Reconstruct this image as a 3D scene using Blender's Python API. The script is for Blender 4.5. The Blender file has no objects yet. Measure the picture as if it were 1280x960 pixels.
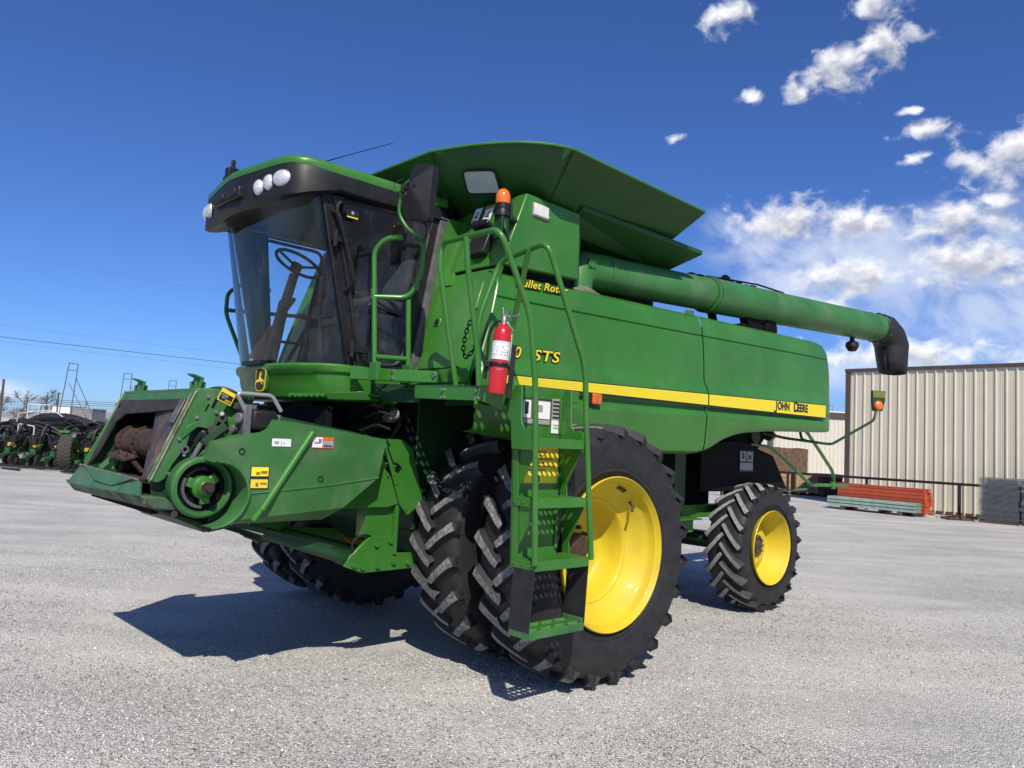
import bpy, bmesh, math, random
import numpy as np
from mathutils import Vector, Matrix
R = math.radians
random.seed(7); rng = np.random.default_rng(7)
scn = bpy.context.scene
COL = scn.collection

# ---------------------------------------------------------------- camera
cam_d = bpy.data.cameras.new('camera'); cam = bpy.data.objects.new('camera', cam_d); COL.objects.link(cam)
cam_d.sensor_fit = 'HORIZONTAL'; cam_d.angle = 2*math.atan(640/950.28)
cam_d.clip_start = 0.05; cam_d.clip_end = 6000
_F = Vector((0, .99708082, .07635334)); _R = Vector((.99874277, -.00382749, .0499823)); _U = Vector((-.05012863, -.07625735, .99582726))
cam.matrix_world = Matrix(((_R.x, _U.x, -_F.x, 0), (_R.y, _U.y, -_F.y, 0), (_R.z, _U.z, -_F.z, 1.702), (0, 0, 0, 1)))
scn.camera = cam

# ---------------------------------------------------------------- exposure
scn.view_settings.view_transform = 'Standard'; scn.view_settings.look = 'None'
scn.view_settings.exposure = EXPOSURE = 0.0; scn.view_settings.gamma = 1
scn.view_settings.use_curve_mapping = False

# ---------------------------------------------------------------- sun
SUN_EL = R(45.0); SUN_AZ = R(171.4)      # azimuth measured clockwise from +Y
sdir = Vector((math.sin(SUN_AZ)*math.cos(SUN_EL), math.cos(SUN_AZ)*math.cos(SUN_EL), math.sin(SUN_EL)))
sl = bpy.data.lights.new('sun', 'SUN'); sl.energy = 5.0; sl.angle = R(.53); sl.color = (1, .935, .825)
so = bpy.data.objects.new('sun', sl); COL.objects.link(so)
so.rotation_euler = sdir.to_track_quat('Z', 'Y').to_euler(); so.location = (0, 0, 40)

# ---------------------------------------------------------------- world: sky with cumulus and thin cloud
W = bpy.data.worlds.new('World'); scn.world = W; W.use_nodes = True
nt = W.node_tree; nt.nodes.clear()

class NB:
    """small helper for building math node chains"""
    def __init__(s, tree): s.t = tree
    def n(s, typ, **kw):
        x = s.t.nodes.new(typ)
        for k, v in kw.items(): setattr(x, k, v)
        return x
    def put(s, sock, v):
        if isinstance(v, bpy.types.NodeSocket): s.t.links.new(v, sock)
        else: sock.default_value = v
    def m(s, op, a, b=0.0, c=None, clamp=False):
        x = s.n('ShaderNodeMath', operation=op, use_clamp=clamp)
        s.put(x.inputs[0], a); s.put(x.inputs[1], b)
        if c is not None: s.put(x.inputs[2], c)
        return x.outputs[0]
    def v(s, op, a, b=None, scale=None):
        x = s.n('ShaderNodeVectorMath', operation=op)
        s.put(x.inputs[0], a)
        if b is not None: s.put(x.inputs[1], b)
        if scale is not None: s.put(x.inputs['Scale'], scale)
        return x.outputs['Value'] if op in ('LENGTH', 'DOT_PRODUCT') else x.outputs['Vector']
    def noise(s, vec, scale, detail=4, rough=.5, out='Fac', dist=0):
        x = s.n('ShaderNodeTexNoise'); s.put(x.inputs['Vector'], vec)
        x.inputs['Scale'].default_value = scale; x.inputs['Detail'].default_value = detail
        x.inputs['Roughness'].default_value = rough; x.inputs['Distortion'].default_value = dist
        return x.outputs[out]
    def step(s, x_, a, b):
        x = s.n('ShaderNodeMapRange', interpolation_type='SMOOTHSTEP')
        s.put(x.inputs[0], x_); x.inputs[1].default_value = a; x.inputs[2].default_value = b
        return x.outputs[0]
    def mix(s, f, a, b, blend='MIX'):
        x = s.n('ShaderNodeMix', data_type='RGBA', blend_type=blend)
        s.put(x.inputs[0], f); s.put(x.inputs[6], a); s.put(x.inputs[7], b)
        return x.outputs[2]

# cloud field group: az/el in degrees -> density of cumulus
PUFF = [(14.75, 29.8, 1.9, 1.5), (23.4, 25.9, 2.9, 1.7), (26.2, 27.3, 2.2, 1.3), (20.6, 24.9, 1.3, .9), (25.6, 29.6, 2.6, 1.1), (17.3, 24.9, 1.3, .7),
        (28.7, 21.7, 2.1, .75), (28.0, 19.8, 1.0, .5), (31.6, 18.7, 2.6, 1.6), (34.2, 19.9, 2.8, 2.0), (32.6, 16.6, 1.5, .6), (27.6, 23.1, .8, .4),
        (20.2, 16.5, 4.3, 1.75), (24.2, 16.0, 3.4, 1.4), (17.4, 16.0, 2.1, 1.0), (24.0, 12.5, 3.9, 1.45), (31.3, 13.0, 4.3, 1.9), (30.2, 15.6, 3.8, 1.5), (34.5, 12.2, 3.0, 1.0),
        (11.8, 22.4, 1.0, .4), (22.2, 10.6, 2.6, .9), (27, 7.2, 7.5, 1.5), (34.5, 6.0, 5, 1.0), (19.0, 8.2, 3.2, .8), (40, 15, 5, 2.2), (46, 22, 4, 2), (50, 10, 8, 2), (62, 18, 6, 3)]
WISP = [(25, 13.2, 13, 5.0), (31, 9.8, 12, 4.2), (28, 14.5, 8, 3.4), (19, 12, 5, 3), (17, 15, 5, 4), (35, 15, 6, 4), (38, 7, 10, 3), (-34, 1.8, 5, 1.0), (26, 6, 10, 2.5)]
g = bpy.data.node_groups.new('cloud_field', 'ShaderNodeTree')
g.interface.new_socket('P', in_out='INPUT', socket_type='NodeSocketVector')
g.interface.new_socket('Puff', in_out='OUTPUT', socket_type='NodeSocketFloat')
b = NB(g); gi = b.n('NodeGroupInput'); go = b.n('NodeGroupOutput')
P = gi.outputs[0]
wn = b.v('SUBTRACT', b.noise(P, .22, 3, .5, 'Color'), (.5, .5, .5))
Pw = b.v('ADD', P, b.v('MULTIPLY', wn, (3.4, 2.6, 0)))
best = None
for (a, e, ra, re) in PUFF:
    q = b.v('MULTIPLY', b.v('SUBTRACT', Pw, (a, e, 0)), (1/ra, 1/re, 0))
    d = b.v('LENGTH', q)
    best = d if best is None else b.m('MINIMUM', best, d)
edge = b.m('MULTIPLY', b.m('SUBTRACT', b.noise(b.v('MULTIPLY', P, (1, 1.35, 1)), .62, 7, .56, 'Fac', .35), .5), 2.5)
dens = b.m('ADD', b.m('SUBTRACT', 1.1, best), edge)
g.links.new(dens, go.inputs[0])

b = NB(nt)
tc = b.n('ShaderNodeTexCoord'); D = tc.outputs['Generated']
sx = b.n('ShaderNodeSeparateXYZ'); nt.links.new(D, sx.inputs[0])
az = b.m('MULTIPLY', b.m('ARCTAN2', sx.outputs[0], sx.outputs[1]), 57.2958)
el = b.m('MULTIPLY', b.m('ARCSINE', sx.outputs[2]), 57.2958)
cv = b.n('ShaderNodeCombineXYZ'); nt.links.new(az, cv.inputs[0]); nt.links.new(el, cv.inputs[1])
P = cv.outputs[0]
g1 = b.n('ShaderNodeGroup'); g1.node_tree = g; nt.links.new(P, g1.inputs[0])
g2 = b.n('ShaderNodeGroup'); g2.node_tree = g; nt.links.new(b.v('ADD', P, (-.25, .8, 0)), g2.inputs[0])
cover = b.step(g1.outputs[0], .05, 1.05)
shade = b.step(b.m('ADD', g2.outputs[0], b.m('MULTIPLY', b.m('SUBTRACT', b.noise(P, 1.1, 5, .6), .5), 1.2)), .0, 1.25)
# unseen cumulus over the remaining sky, cover and grey set for shadow fill
gen = b.step(b.m('ADD', b.noise(D, 3.2, 8, .58), b.m('MULTIPLY', sx.outputs[2], -.05)), .47, .62)
gen = b.m('MULTIPLY', gen, b.step(b.m('ABSOLUTE', az), 44, 60))
gen = b.m('MULTIPLY', gen, b.step(el, 3, 14))
wb_ = None
for (a, e, ra, re) in WISP:
    q = b.v('MULTIPLY', b.v('SUBTRACT', P, (a, e, 0)), (1/ra, 1/re, 0))
    d = b.m('SUBTRACT', 1.0, b.v('LENGTH', q), clamp=True)
    wb_ = d if wb_ is None else b.m('MAXIMUM', wb_, d)
wv = b.n('ShaderNodeVectorRotate', rotation_type='Z_AXIS'); nt.links.new(P, wv.inputs[0]); wv.inputs['Angle'].default_value = R(24)
wnz = b.noise(b.v('MULTIPLY', wv.outputs[0], (.75, 1.25, 1)), .26, 7, .55, 'Fac', .4)
wisp = b.m('MULTIPLY', b.step(b.m('ADD', wb_, b.m('MULTIPLY', b.m('SUBTRACT', wnz, .5), .5)), .08, .8), b.step(wnz, .22, .66))
sky = b.n('ShaderNodeTexSky', sky_type='NISHITA'); sky.sun_disc = False
sky.sun_elevation = SUN_EL; sky.sun_rotation = SUN_AZ
sky.altitude = 900; sky.air_density = 1.0; sky.dust_density = .55; sky.ozone_density = 3.2
CB = 10.5   # brightness of sunlit cloud in the units of the sky texture
c_puff = b.mix(shade, (CB, CB*1.0, CB*1.02, 1), (CB*.46, CB*.49, CB*.56, 1))
skyc = b.mix(1.0, sky.outputs[0], (.505, .755, 1.25, 1), 'MULTIPLY')
c1 = b.mix(b.m('MULTIPLY', wisp, .70), skyc, (CB*.80, CB*.86, CB*.97, 1))
c2 = b.mix(b.m('MULTIPLY', gen, .9), c1, (CB*.30, CB*.30, CB*.305, 1))
c3 = b.mix(b.m('MULTIPLY', cover, .96), c2, c_puff)
bg = b.n('ShaderNodeBackground'); nt.links.new(c3, bg.inputs[0]); bg.inputs[1].default_value = .1
wo = b.n('ShaderNodeOutputWorld'); nt.links.new(bg.outputs[0], wo.inputs[0])
W.cycles.sampling_method = 'MANUAL'; W.cycles.sample_map_resolution = 512
scn.cycles.max_bounces = 8; scn.cycles.transparent_max_bounces = 12
scn.cycles.use_denoising = True

# ---------------------------------------------------------------- materials
MATS = {}
def mat(name, col, rough=.5, metal=0, var=.0, vs=6.0, dust=0, dcol=(.30, .28, .25), ds=5.0, coat=0, bump=0, bs=60, emit=None, spec=.5, streak=0):
    if name in MATS: return MATS[name]
    m = bpy.data.materials.new(name); m.use_nodes = True; t = m.node_tree; t.nodes.clear()
    k = NB(t); p = k.n('ShaderNodeBsdfPrincipled'); o = k.n('ShaderNodeOutputMaterial'); t.links.new(p.outputs[0], o.inputs[0])
    p.inputs['Roughness'].default_value = rough; p.inputs['Metallic'].default_value = metal
    p.inputs['Coat Weight'].default_value = coat; p.inputs['Coat Roughness'].default_value = .12
    p.inputs['Specular IOR Level'].default_value = spec
    c = (*col, 1); tcn = k.n('ShaderNodeTexCoord').outputs['Object']
    cs = None
    if var:
        nz = k.noise(tcn, vs, 6, .6)
        cs = k.mix(k.step(nz, .3, .7), tuple(x*(1-var) for x in col)+(1,), tuple(min(1, x*(1+var)) for x in col)+(1,))
    if dust:
        nz = k.noise(tcn, ds, 8, .65, 'Fac', .3)
        f = k.m('MULTIPLY', k.step(nz, .42, .75), dust)
        cs = k.mix(f, cs if cs is not None else c, (*dcol, 1))
        t.links.new(k.m('ADD', rough, k.m('MULTIPLY', f, .5), clamp=True), p.inputs['Roughness'])
    if streak:
        sv = k.v('MULTIPLY', tcn, (9, 9, .55)); f2 = k.m('MULTIPLY', k.step(k.noise(sv, 1.0, 6, .7), .52, .85), streak)
        sp_ = k.m('MULTIPLY', k.step(k.noise(tcn, 55, 3, .6), .66, .78), streak*.8)
        cs = k.mix(k.m('MAXIMUM', f2, sp_), cs, (*dcol, 1))
    if cs is None: p.inputs['Base Color'].default_value = c
    else: t.links.new(cs, p.inputs['Base Color'])
    if bump:
        bn = k.n('ShaderNodeBump'); bn.inputs['Strength'].default_value = bump; bn.inputs['Distance'].default_value = .01
        t.links.new(k.noise(tcn, bs, 4, .6), bn.inputs['Height']); t.links.new(bn.outputs[0], p.inputs['Normal'])
    if emit: p.inputs['Emission Color'].default_value = (*emit, 1); p.inputs['Emission Strength'].default_value = 1
    MATS[name] = m; return m

GREEN = mat('green_paint', (.035, .168, .017), .36, 0, .12, 1.6, .16, (.14, .20, .11), 3.5, .15, .05, 2.2, streak=.28)
GREEN_SHADED = mat('green_hopper_shaded', (.011, .072, .009), .5, 0, .12, 1.6, .1, (.07, .11, .05), 3.5)  # same green darkened, shade under the flaps and ledge painted into the colour
GREEND = mat('green_paint_dusty', (.034, .140, .032), .48, 0, .16, 2.5, .38, (.16, .20, .13), 4.0, .05, .05, 30)
GREENK = mat('green_paint_dark', (.007, .042, .011), .5, 0, .2, 3, .15, (.06, .08, .05), 4)  # darker green, shade of the bay and underbody put into its colour
AUGER = mat('green_paint_weathered', (.036, .165, .036), .45, 0, .18, 1.8, .5, (.15, .20, .12), 2.2, .05, .04, 20)
YELLOW = mat('yellow_paint', (.60, .455, .020), .50, 0, .07, 3, .22, (.36, .29, .11), 5, .03, .03, 30, streak=.2, spec=.35)
STRIPE = mat('yellow_stripe_decal', (.80, .64, .035), .5, spec=.3)
BLACK = mat('black_plastic', (.011, .011, .012), .46, 0, .25, 8, .10, (.07, .07, .07), 9, spec=.35)
BLACKM = mat('black_decal', (.012, .012, .013), .5)
VOID = mat('black_metal_and_shade', (.005, .006, .006), .75, 0, .4, 9, spec=.15)  # near-black metal, also paints the shade inside the feeder and under the hood
RUBBER = mat('tyre_rubber', (.014, .014, .015), .62, 0, .35, 12, .16, (.06, .06, .06), 7, 0, .15, 90)
RUBBERG = mat('worn_lug_rubber', (.13, .13, .128), .9, 0, .5, 30, .75, (.42, .42, .41), 34, 0, .3, 120)
RUBBERH = mat('worn_lug_rubber_rear', (.25, .25, .245), .9, 0, .3, 30, .6, (.36, .36, .35), 40, 0, .25, 120)
STEEL = mat('bare_steel', (.42, .42, .42), .35, .9, .2, 9, .2)
CHROME = mat('chrome', (.7, .7, .7), .12, 1)
RUST = mat('rusty_steel', (.060, .032, .023), .75, .1, .5, 9, .45, (.035, .028, .026), 12, 0, .2, 40)
SCUFF = mat('scuffed_steel', (.075, .055, .048), .5, .35, .5, 5, .9, (.26, .15, .085), 5.5, 0, .15, 30)
REDX = mat('red_paint', (.55, .012, .02), .28, 0, .08, 6, 0, coat=.5)
WHITE = mat('white_label', (.78, .78, .78), .5, 0, .06, 30)
YLAB = mat('yellow_label', (.82, .62, .05), .5, 0, .05, 20)
LTEXT = mat('yellow_lettering', (.86, .64, .02), .45)
ORANGE = mat('orange_lens', (.75, .16, .01), .2, 0, .1, 20, coat=.6)
AMBER = mat('amber_reflector', (.62, .13, .01), .3, 0, .2, 30, coat=.4)
LENS = mat('lamp_lens', (.72, .74, .76), .22, .35, .25, 60, coat=.8, bump=.4, bs=140)
SEAT = mat('grey_seat_cloth', (.20, .20, .20), .9, 0, .2, 30)
INT = mat('cab_interior_plastic', (.10, .098, .092), .7, 0, .2, 12)
REDL = mat('red_label', (.55, .04, .03), .5)
GREY = mat('grey_label', (.32, .32, .33), .5, 0, .2, 60)
PANE = mat('sky_tinted_pane', (.50, .56, .62), .3, 0, .1, 3, coat=.5)  # opaque pane, the pale sky behind it is painted into its colour

def glass(name, tint, gloss=1.0, ior=1.5):
    m = bpy.data.materials.new(name); m.use_nodes = True; t = m.node_tree; t.nodes.clear(); k = NB(t)
    tr = k.n('ShaderNodeBsdfTransparent'); tr.inputs[0].default_value = (*tint, 1)
    gl = k.n('ShaderNodeBsdfGlossy'); gl.inputs['Roughness'].default_value = .015
    df = k.n('ShaderNodeBsdfDiffuse'); df.inputs[0].default_value = (.32, .34, .34, 1)
    fr = k.n('ShaderNodeFresnel'); fr.inputs[0].default_value = ior
    m1 = k.n('ShaderNodeMixShader'); nz = k.noise(k.v('MULTIPLY', k.n('ShaderNodeTexCoord').outputs['Object'], (1, 1, .35)), 7, 7, .65)
    t.links.new(k.m('MULTIPLY', k.step(nz, .42, .8), .10), m1.inputs[0])
    t.links.new(tr.outputs[0], m1.inputs[1]); t.links.new(df.outputs[0], m1.inputs[2])
    m2 = k.n('ShaderNodeMixShader'); t.links.new(k.m('MULTIPLY', fr.outputs[0], gloss, clamp=True), m2.inputs[0])
    t.links.new(m1.outputs[0], m2.inputs[1]); t.links.new(gl.outputs[0], m2.inputs[2])
    o = k.n('ShaderNodeOutputMaterial'); t.links.new(m2.outputs[0], o.inputs[0]); MATS[name] = m; return m
GLASS = glass('windscreen_glass', (.86, .94, .96), 1.0)
GLASSD = glass('tinted_door_glass', (.40, .43, .43), 1.05)

# ---------------------------------------------------------------- mesh builder
def V(*a): return Vector(a)
class MB:
    def __init__(s): s.v = []; s.f = []; s.mi = []; s.cur = 0
    def vert(s, p): s.v.append(tuple(p)); return len(s.v)-1
    def face(s, idx): s.f.append(tuple(idx)); s.mi.append(s.cur)
    def poly(s, pts): s.face([s.vert(p) for p in pts])
    def box(s, lo, hi, M=None):
        x0, y0, z0 = lo; x1, y1, z1 = hi
        c = [(x0,y0,z0),(x1,y0,z0),(x1,y1,z0),(x0,y1,z0),(x0,y0,z1),(x1,y0,z1),(x1,y1,z1),(x0,y1,z1)]
        if M is not None: c = [M @ Vector(p) for p in c]
        i = [s.vert(p) for p in c]
        for q in ((0,3,2,1),(4,5,6,7),(0,1,5,4),(1,2,6,5),(2,3,7,6),(3,0,4,7)): s.face([i[j] for j in q])
        return s
    def obox(s, c, u, v, n, a, b, d):           # oriented box: centre, axes, sizes
        c, u, v, n = Vector(c), Vector(u).normalized(), Vector(v).normalized(), Vector(n).normalized()
        M = Matrix(((u.x, v.x, n.x, c.x), (u.y, v.y, n.y, c.y), (u.z, v.z, n.z, c.z), (0, 0, 0, 1)))
        return s.box((-a/2, -b/2, -d/2), (a/2, b/2, d/2), M)
    def beam(s, p, q, w, h, up=(0, 0, 1)):       # rectangular bar from p to q
        p, q = Vector(p), Vector(q); d = (q-p); L = d.length; d.normalize()
        sd = d.cross(Vector(up)).normalized(); u = sd.cross(d)
        return s.obox((p+q)/2, d, sd, u, L, w, h)
    def prism(s, pts, off):                      # closed 3-D polygon extruded by vector off
        off = Vector(off); a = [s.vert(p) for p in pts]; b_ = [s.vert(Vector(p)+off) for p in pts]; n = len(pts)
        s.face(a[::-1]); s.face(b_)
        for i in range(n): s.face((a[i], a[(i+1) % n], b_[(i+1) % n], b_[i]))
        return s
    def tube(s, path, r, seg=10, cap=True, closed=False):
        path = [Vector(p) for p in path]; n = len(path); rings = []
        rr = r if isinstance(r, (list, tuple)) else [r]*n
        prev = None
        for i, p in enumerate(path):
            if closed: d = path[(i+1) % n]-path[i-1]
            else: d = path[min(i+1, n-1)]-path[max(i-1, 0)]
            d.normalize()
            if prev is None:
                a = Vector((0, 0, 1)) if abs(d.z) < .9 else Vector((1, 0, 0))
                x = d.cross(a).normalized()
            else:
                x = (prev - d*prev.dot(d)).normalized()
            prev = x; y = d.cross(x)
            rings.append([s.vert(p+(x*math.cos(2*math.pi*k/seg)+y*math.sin(2*math.pi*k/seg))*rr[i]) for k in range(seg)])
        m = n if closed else n-1
        for i in range(m):
            A, B = rings[i], rings[(i+1) % n]
            for k in range(seg): s.face((A[k], A[(k+1) % seg], B[(k+1) % seg], B[k]))
        if cap and not closed: s.face(rings[0][::-1]); s.face(rings[-1])
        return s
    def lathe(s, prof, c=(0, 0, 0), axis='Y', seg=48, closed=False, arc=None):
        # prof: (radius, offset along axis)
        c = Vector(c); rings = []
        for (r, o) in prof:
            ring = []
            for k in range(seg):
                t = 2*math.pi*k/seg
                if axis == 'Y': p = (r*math.cos(t), o, r*math.sin(t))
                elif axis == 'Z': p = (r*math.cos(t), r*math.sin(t), o)
                else: p = (o, r*math.cos(t), r*math.sin(t))
                ring.append(s.vert(c+Vector(p)))
            rings.append(ring)
        n = len(rings)
        for i in range(n if closed else n-1):
            A, B = rings[i], rings[(i+1) % n]
            for k in range(seg): s.face((A[k], B[k], B[(k+1) % seg], A[(k+1) % seg]))
        return s
    def disc(s, c, n, r, t, seg=20, r2=None):
        c, n = Vector(c), Vector(n).normalized()
        return s.tube([c-n*t/2, c+n*t/2], [r, r2 if r2 is not None else r], seg)
    def grid(s, rows):
        idx = [[s.vert(p) for p in r] for r in rows]
        for i in range(len(rows)-1):
            for j in range(len(rows[0])-1): s.face((idx[i][j], idx[i][j+1], idx[i+1][j+1], idx[i+1][j]))
        return s
    def perf(s, o, u, v, a, b_, cell, rad):      # perforated plate a x b spanned by u, v
        o, u, v = Vector(o), Vector(u).normalized(), Vector(v).normalized()
        na, nb = max(1, round(a/cell)), max(1, round(b_/cell)); ca, cb = a/na, b_/nb
        for i in range(na):
            for j in range(nb):
                c = o+u*(i+.5)*ca+v*(j+.5)*cb
                out = []; inn = []
                for k in range(8):
                    t = math.pi/4*k; x, y = math.cos(t), math.sin(t); q = max(abs(x), abs(y))
                    out.append(s.vert(c+u*(x/q*ca/2)+v*(y/q*cb/2))); inn.append(s.vert(c+u*x*rad+v*y*rad))
                for k in range(8): s.face((out[k], out[(k+1) % 8], inn[(k+1) % 8], inn[k]))
        return s
    def build(s, name, mats, parent=None, bev=0, smooth=35, loc=None, solid=0, fix=True):
        me = bpy.data.meshes.new(name); me.from_pydata(s.v, [], s.f)
        if not isinstance(mats, (list, tuple)): mats = [mats]
        for m in mats: me.materials.append(m)
        if len(mats) > 1: me.polygons.foreach_set('material_index', s.mi)
        if fix:
            bm = bmesh.new(); bm.from_mesh(me)
            bmesh.ops.remove_doubles(bm, verts=bm.verts, dist=1e-5)
            bmesh.ops.recalc_face_normals(bm, faces=bm.faces); bm.to_mesh(me); bm.free()
        if smooth: me.shade_smooth(); me.set_sharp_from_angle(angle=R(smooth))
        me.update()
        ob = bpy.data.objects.new(name, me); COL.objects.link(ob)
        if parent: ob.parent = parent
        if loc is not None: ob.location = loc
        if solid:
            md = ob.modifiers.new('solid', 'SOLIDIFY'); md.thickness = solid; md.offset = 0
        if bev:
            md = ob.modifiers.new('bevel', 'BEVEL'); md.width = bev; md.segments = 2; md.limit_method = 'ANGLE'; md.angle_limit = R(40)
        return ob
def bez(pts, r=.08, n=5):
    """polyline with rounded corners of radius r"""
    pts = [Vector(p) for p in pts]; out = [pts[0]]
    for i in range(1, len(pts)-1):
        a, b_, c = pts[i-1], pts[i], pts[i+1]
        d1 = (a-b_); d2 = (c-b_); q = min(r, d1.length*.48, d2.length*.48)
        p1 = b_+d1.normalized()*q; p2 = b_+d2.normalized()*q
        for k in range(n+1):
            t = k/n; out.append(p1*(1-t)**2+b_*2*t*(1-t)+p2*t*t)
    out.append(pts[-1]); return out
def empty(name, parent=None, loc=(0, 0, 0), rot=(0, 0, 0)):
    o = bpy.data.objects.new(name, None); COL.objects.link(o); o.location = loc; o.rotation_euler = rot; o.empty_display_size = .2
    if parent: o.parent = parent
    return o
def tag(o, label=None, cat=None, group=None, kind=None):
    if label: o['label'] = label
    if cat: o['category'] = cat
    if group: o['group'] = group
    if kind or cat: o['kind'] = kind or 'thing'
    return o
def share(me, name, parent=None, loc=(0, 0, 0), rot=(0, 0, 0), scale=None):
    o = bpy.data.objects.new(name, me); COL.objects.link(o); o.parent = parent; o.location = loc; o.rotation_euler = rot
    if scale: o.scale = scale
    return o
def copy_tree(o, parent=None):
    c = o.copy(); COL.objects.link(c); c.parent = parent
    for ch in list(o.children): copy_tree(ch, c)
    return c
def text_mesh(body, size, m, parent, M, name='lettering', offset=0.0, extrude=.001, shear=0, spacing=1.0, align='LEFT', xs=1.0):
    cu = bpy.data.curves.new('txt', 'FONT'); cu.body = body; cu.size = size; cu.offset = offset; cu.extrude = extrude
    cu.shear = shear; cu.space_character = spacing; cu.align_x = align; cu.resolution_u = 3
    to = bpy.data.objects.new('txt', cu); COL.objects.link(to)
    dg = bpy.context.evaluated_depsgraph_get(); me = bpy.data.meshes.new_from_object(to.evaluated_get(dg))
    bpy.data.objects.remove(to); me.name = name; me.materials.clear(); me.materials.append(m)
    me.transform(Matrix.Diagonal((xs, 1, 1, 1))); me.transform(M)
    o = bpy.data.objects.new(name, me); COL.objects.link(o)
    if parent: o.parent = parent
    return o
def basis(o, u, v):
    o, u, v = Vector(o), Vector(u).normalized(), Vector(v); n = u.cross(v).normalized(); v = n.cross(u).normalized()
    return Matrix(((u.x, v.x, n.x, o.x), (u.y, v.y, n.y, o.y), (u.z, v.z, n.z, o.z), (0, 0, 0, 1)))
def label(parent, o, u, v, w, h, layout, base, name='warning_label', lab=None):
    """thin sticker with its printed blocks: layout = list of (x0,y0,x1,y1,material) in 0..1"""
    M = basis(o, u, v); mats = [base]; mb = MB()
    mb.box((0, 0, 0), (w, h, .003), M)
    for (x0, y0, x1, y1, m) in layout:
        if m not in mats: mats.append(m)
        mb.cur = mats.index(m)
        mb.box((x0*w, y0*h, .0031), (x1*w, y1*h, .0046), M)
    ob = mb.build(name, mats, parent, smooth=0, fix=False)
    if lab: ob['label'] = lab
    return ob
def lines(x0, y0, x1, y1, n, m, seed=1):
    r = random.Random(seed); out = []; h = (y1-y0)/n
    for i in range(n): out.append((x0, y0+h*(i+.25), x0+(x1-x0)*r.uniform(.55, 1), y0+h*(i+.7), m))
    return out
# ================================================================= THE HARVESTER (local frame: +X forward, +Y its left side, Z up)
FWD = Vector((-.73333483, -.67986766, 0))
HARV = empty('combine_harvester', None, (-.63388718, 7.14628027, 0), (0, 0, math.atan2(FWD.y, FWD.x)))
tag(HARV, 'large green combine harvester with yellow wheels and dual front tyres parked on gravel', 'combine harvester')
UL, UZ = (-1, 0, 0), (0, 0, 1)
def side(parent, x, y, z, w, h, layout, base, **k): return label(parent, (x, y, z), UL, UZ, w, h, layout, base, **k)

# ---- wheels -----------------------------------------------------
def make_tyre(Rt, Wd, rimr, nl, dirn, lh, lugm, name='tyre', dth=.20, hw=.028):
    mb = MB(); Rc = Rt-lh; h = Wd/2
    half = [(rimr, h*.80), (rimr+.02, h*.86), (rimr+.06, h*.915), (rimr+.066, h*.945), (rimr+.078, h*.945), (rimr+.084, h*.93), (rimr+(Rc-rimr)*.30, h*.99), (rimr+(Rc-rimr)*.55, h*1.0), (Rc-.085, h*.985), (Rc-.045, h*.95), (Rc-.018, h*.84), (Rc-.004, h*.5), (Rc, 0)]
    prof = half + [(r, -o) for r, o in half[-2::-1]]
    mb.lathe(prof, seg=72)
    r1 = random.Random(3)
    for sgn in (-1, 1):
        for k in range(nl):
            th0 = 2*math.pi*(k+(.5 if sgn > 0 else 0))/nl
            secs = []
            for t, drop, wf in ((-.05, .004, .80), (.12, 0, .95), (.35, .002, .95), (.6, .006, 1.0), (.82, .013, 1.12), (.97, .026, 1.3), (1.02, .060, 1.3), (1.0, .10, 1.1)):
                y = sgn*h*min(t, 1.01)*1.0
                th = th0+dirn*dth*(min(max(t, 0), 1)**.86)
                secs.append((th, y, Rt-drop, wf, t))
            rows = []
            for i, (th, y, rt, wf, t) in enumerate(secs):
                a, c = secs[max(i-1, 0)], secs[min(i+1, 5)] if i < 5 else secs[5]
                if i >= 5: a = secs[4]; c = secs[5]
                dt = (c[0]-a[0])*Rt; dy = c[1]-a[1]; L = math.hypot(dt, dy) or 1
                pt, py = dy/L*(1 if sgn > 0 else 1), -dt/L
                row = []
                for q, dr in ((-1.75, lh+.02), (-1.0, 0), (1.0, 0), (1.75, lh+.02)):
                    w = hw*wf*q; rr = rt-dr*(1 if i < 6 else .55)
                    if i == 7: rr = rt-dr*.3
                    tt = th+pt*w/Rt; yy = y+py*w
                    if i >= 6: yy = sgn*h*(1.012 if i == 6 else .995) - sgn*(.02 if q in (-1.75, 1.75) else 0)
                    row.append((rr*math.cos(tt), yy, rr*math.sin(tt)))
                rows.append(row)
            idx = [[mb.vert(p) for p in r_] for r_ in rows]
            for i in range(len(idx)-1):
                for j in range(3):
                    mb.cur = 1 if (j == 1 and i < 5) else 0
                    mb.face((idx[i][j], idx[i][j+1], idx[i+1][j+1], idx[i+1][j]))
            mb.cur = 0; mb.face(idx[0]); mb.face(idx[-1][::-1])
    return mb.build(name, [RUBBER, lugm], None, smooth=38, fix=True)

def wheel(x, y, z, tyre_me, rim_me, hub_me, flip, rot):
    w = empty('wheel', HARV, (x, y, z))
    share(tyre_me, 'tyre', w, rot=(0, rot, 0))
    share(rim_me, 'rim', w, rot=(0, 0, math.pi if flip else 0))
    if hub_me: share(hub_me, 'hub', w, rot=(0, 0, math.pi if flip else 0))
    return w
FT = make_tyre(.948, .50, .535, 23, +1, .048, RUBBERG); ftm = FT.data; bpy.data.objects.remove(FT)
RTY = make_tyre(.698, .43, .385, 21, -1, .036, RUBBERH, dth=.36, hw=.022); rtm = RTY.data; bpy.data.objects.remove(RTY)
def rim_mesh(prof, seg=64, name='rim', mtl=YELLOW):
    mb = MB(); mb.lathe(prof, seg=seg); o = mb.build(name, mtl, None, smooth=32); me = o.data; bpy.data.objects.remove(o); return me
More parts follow.
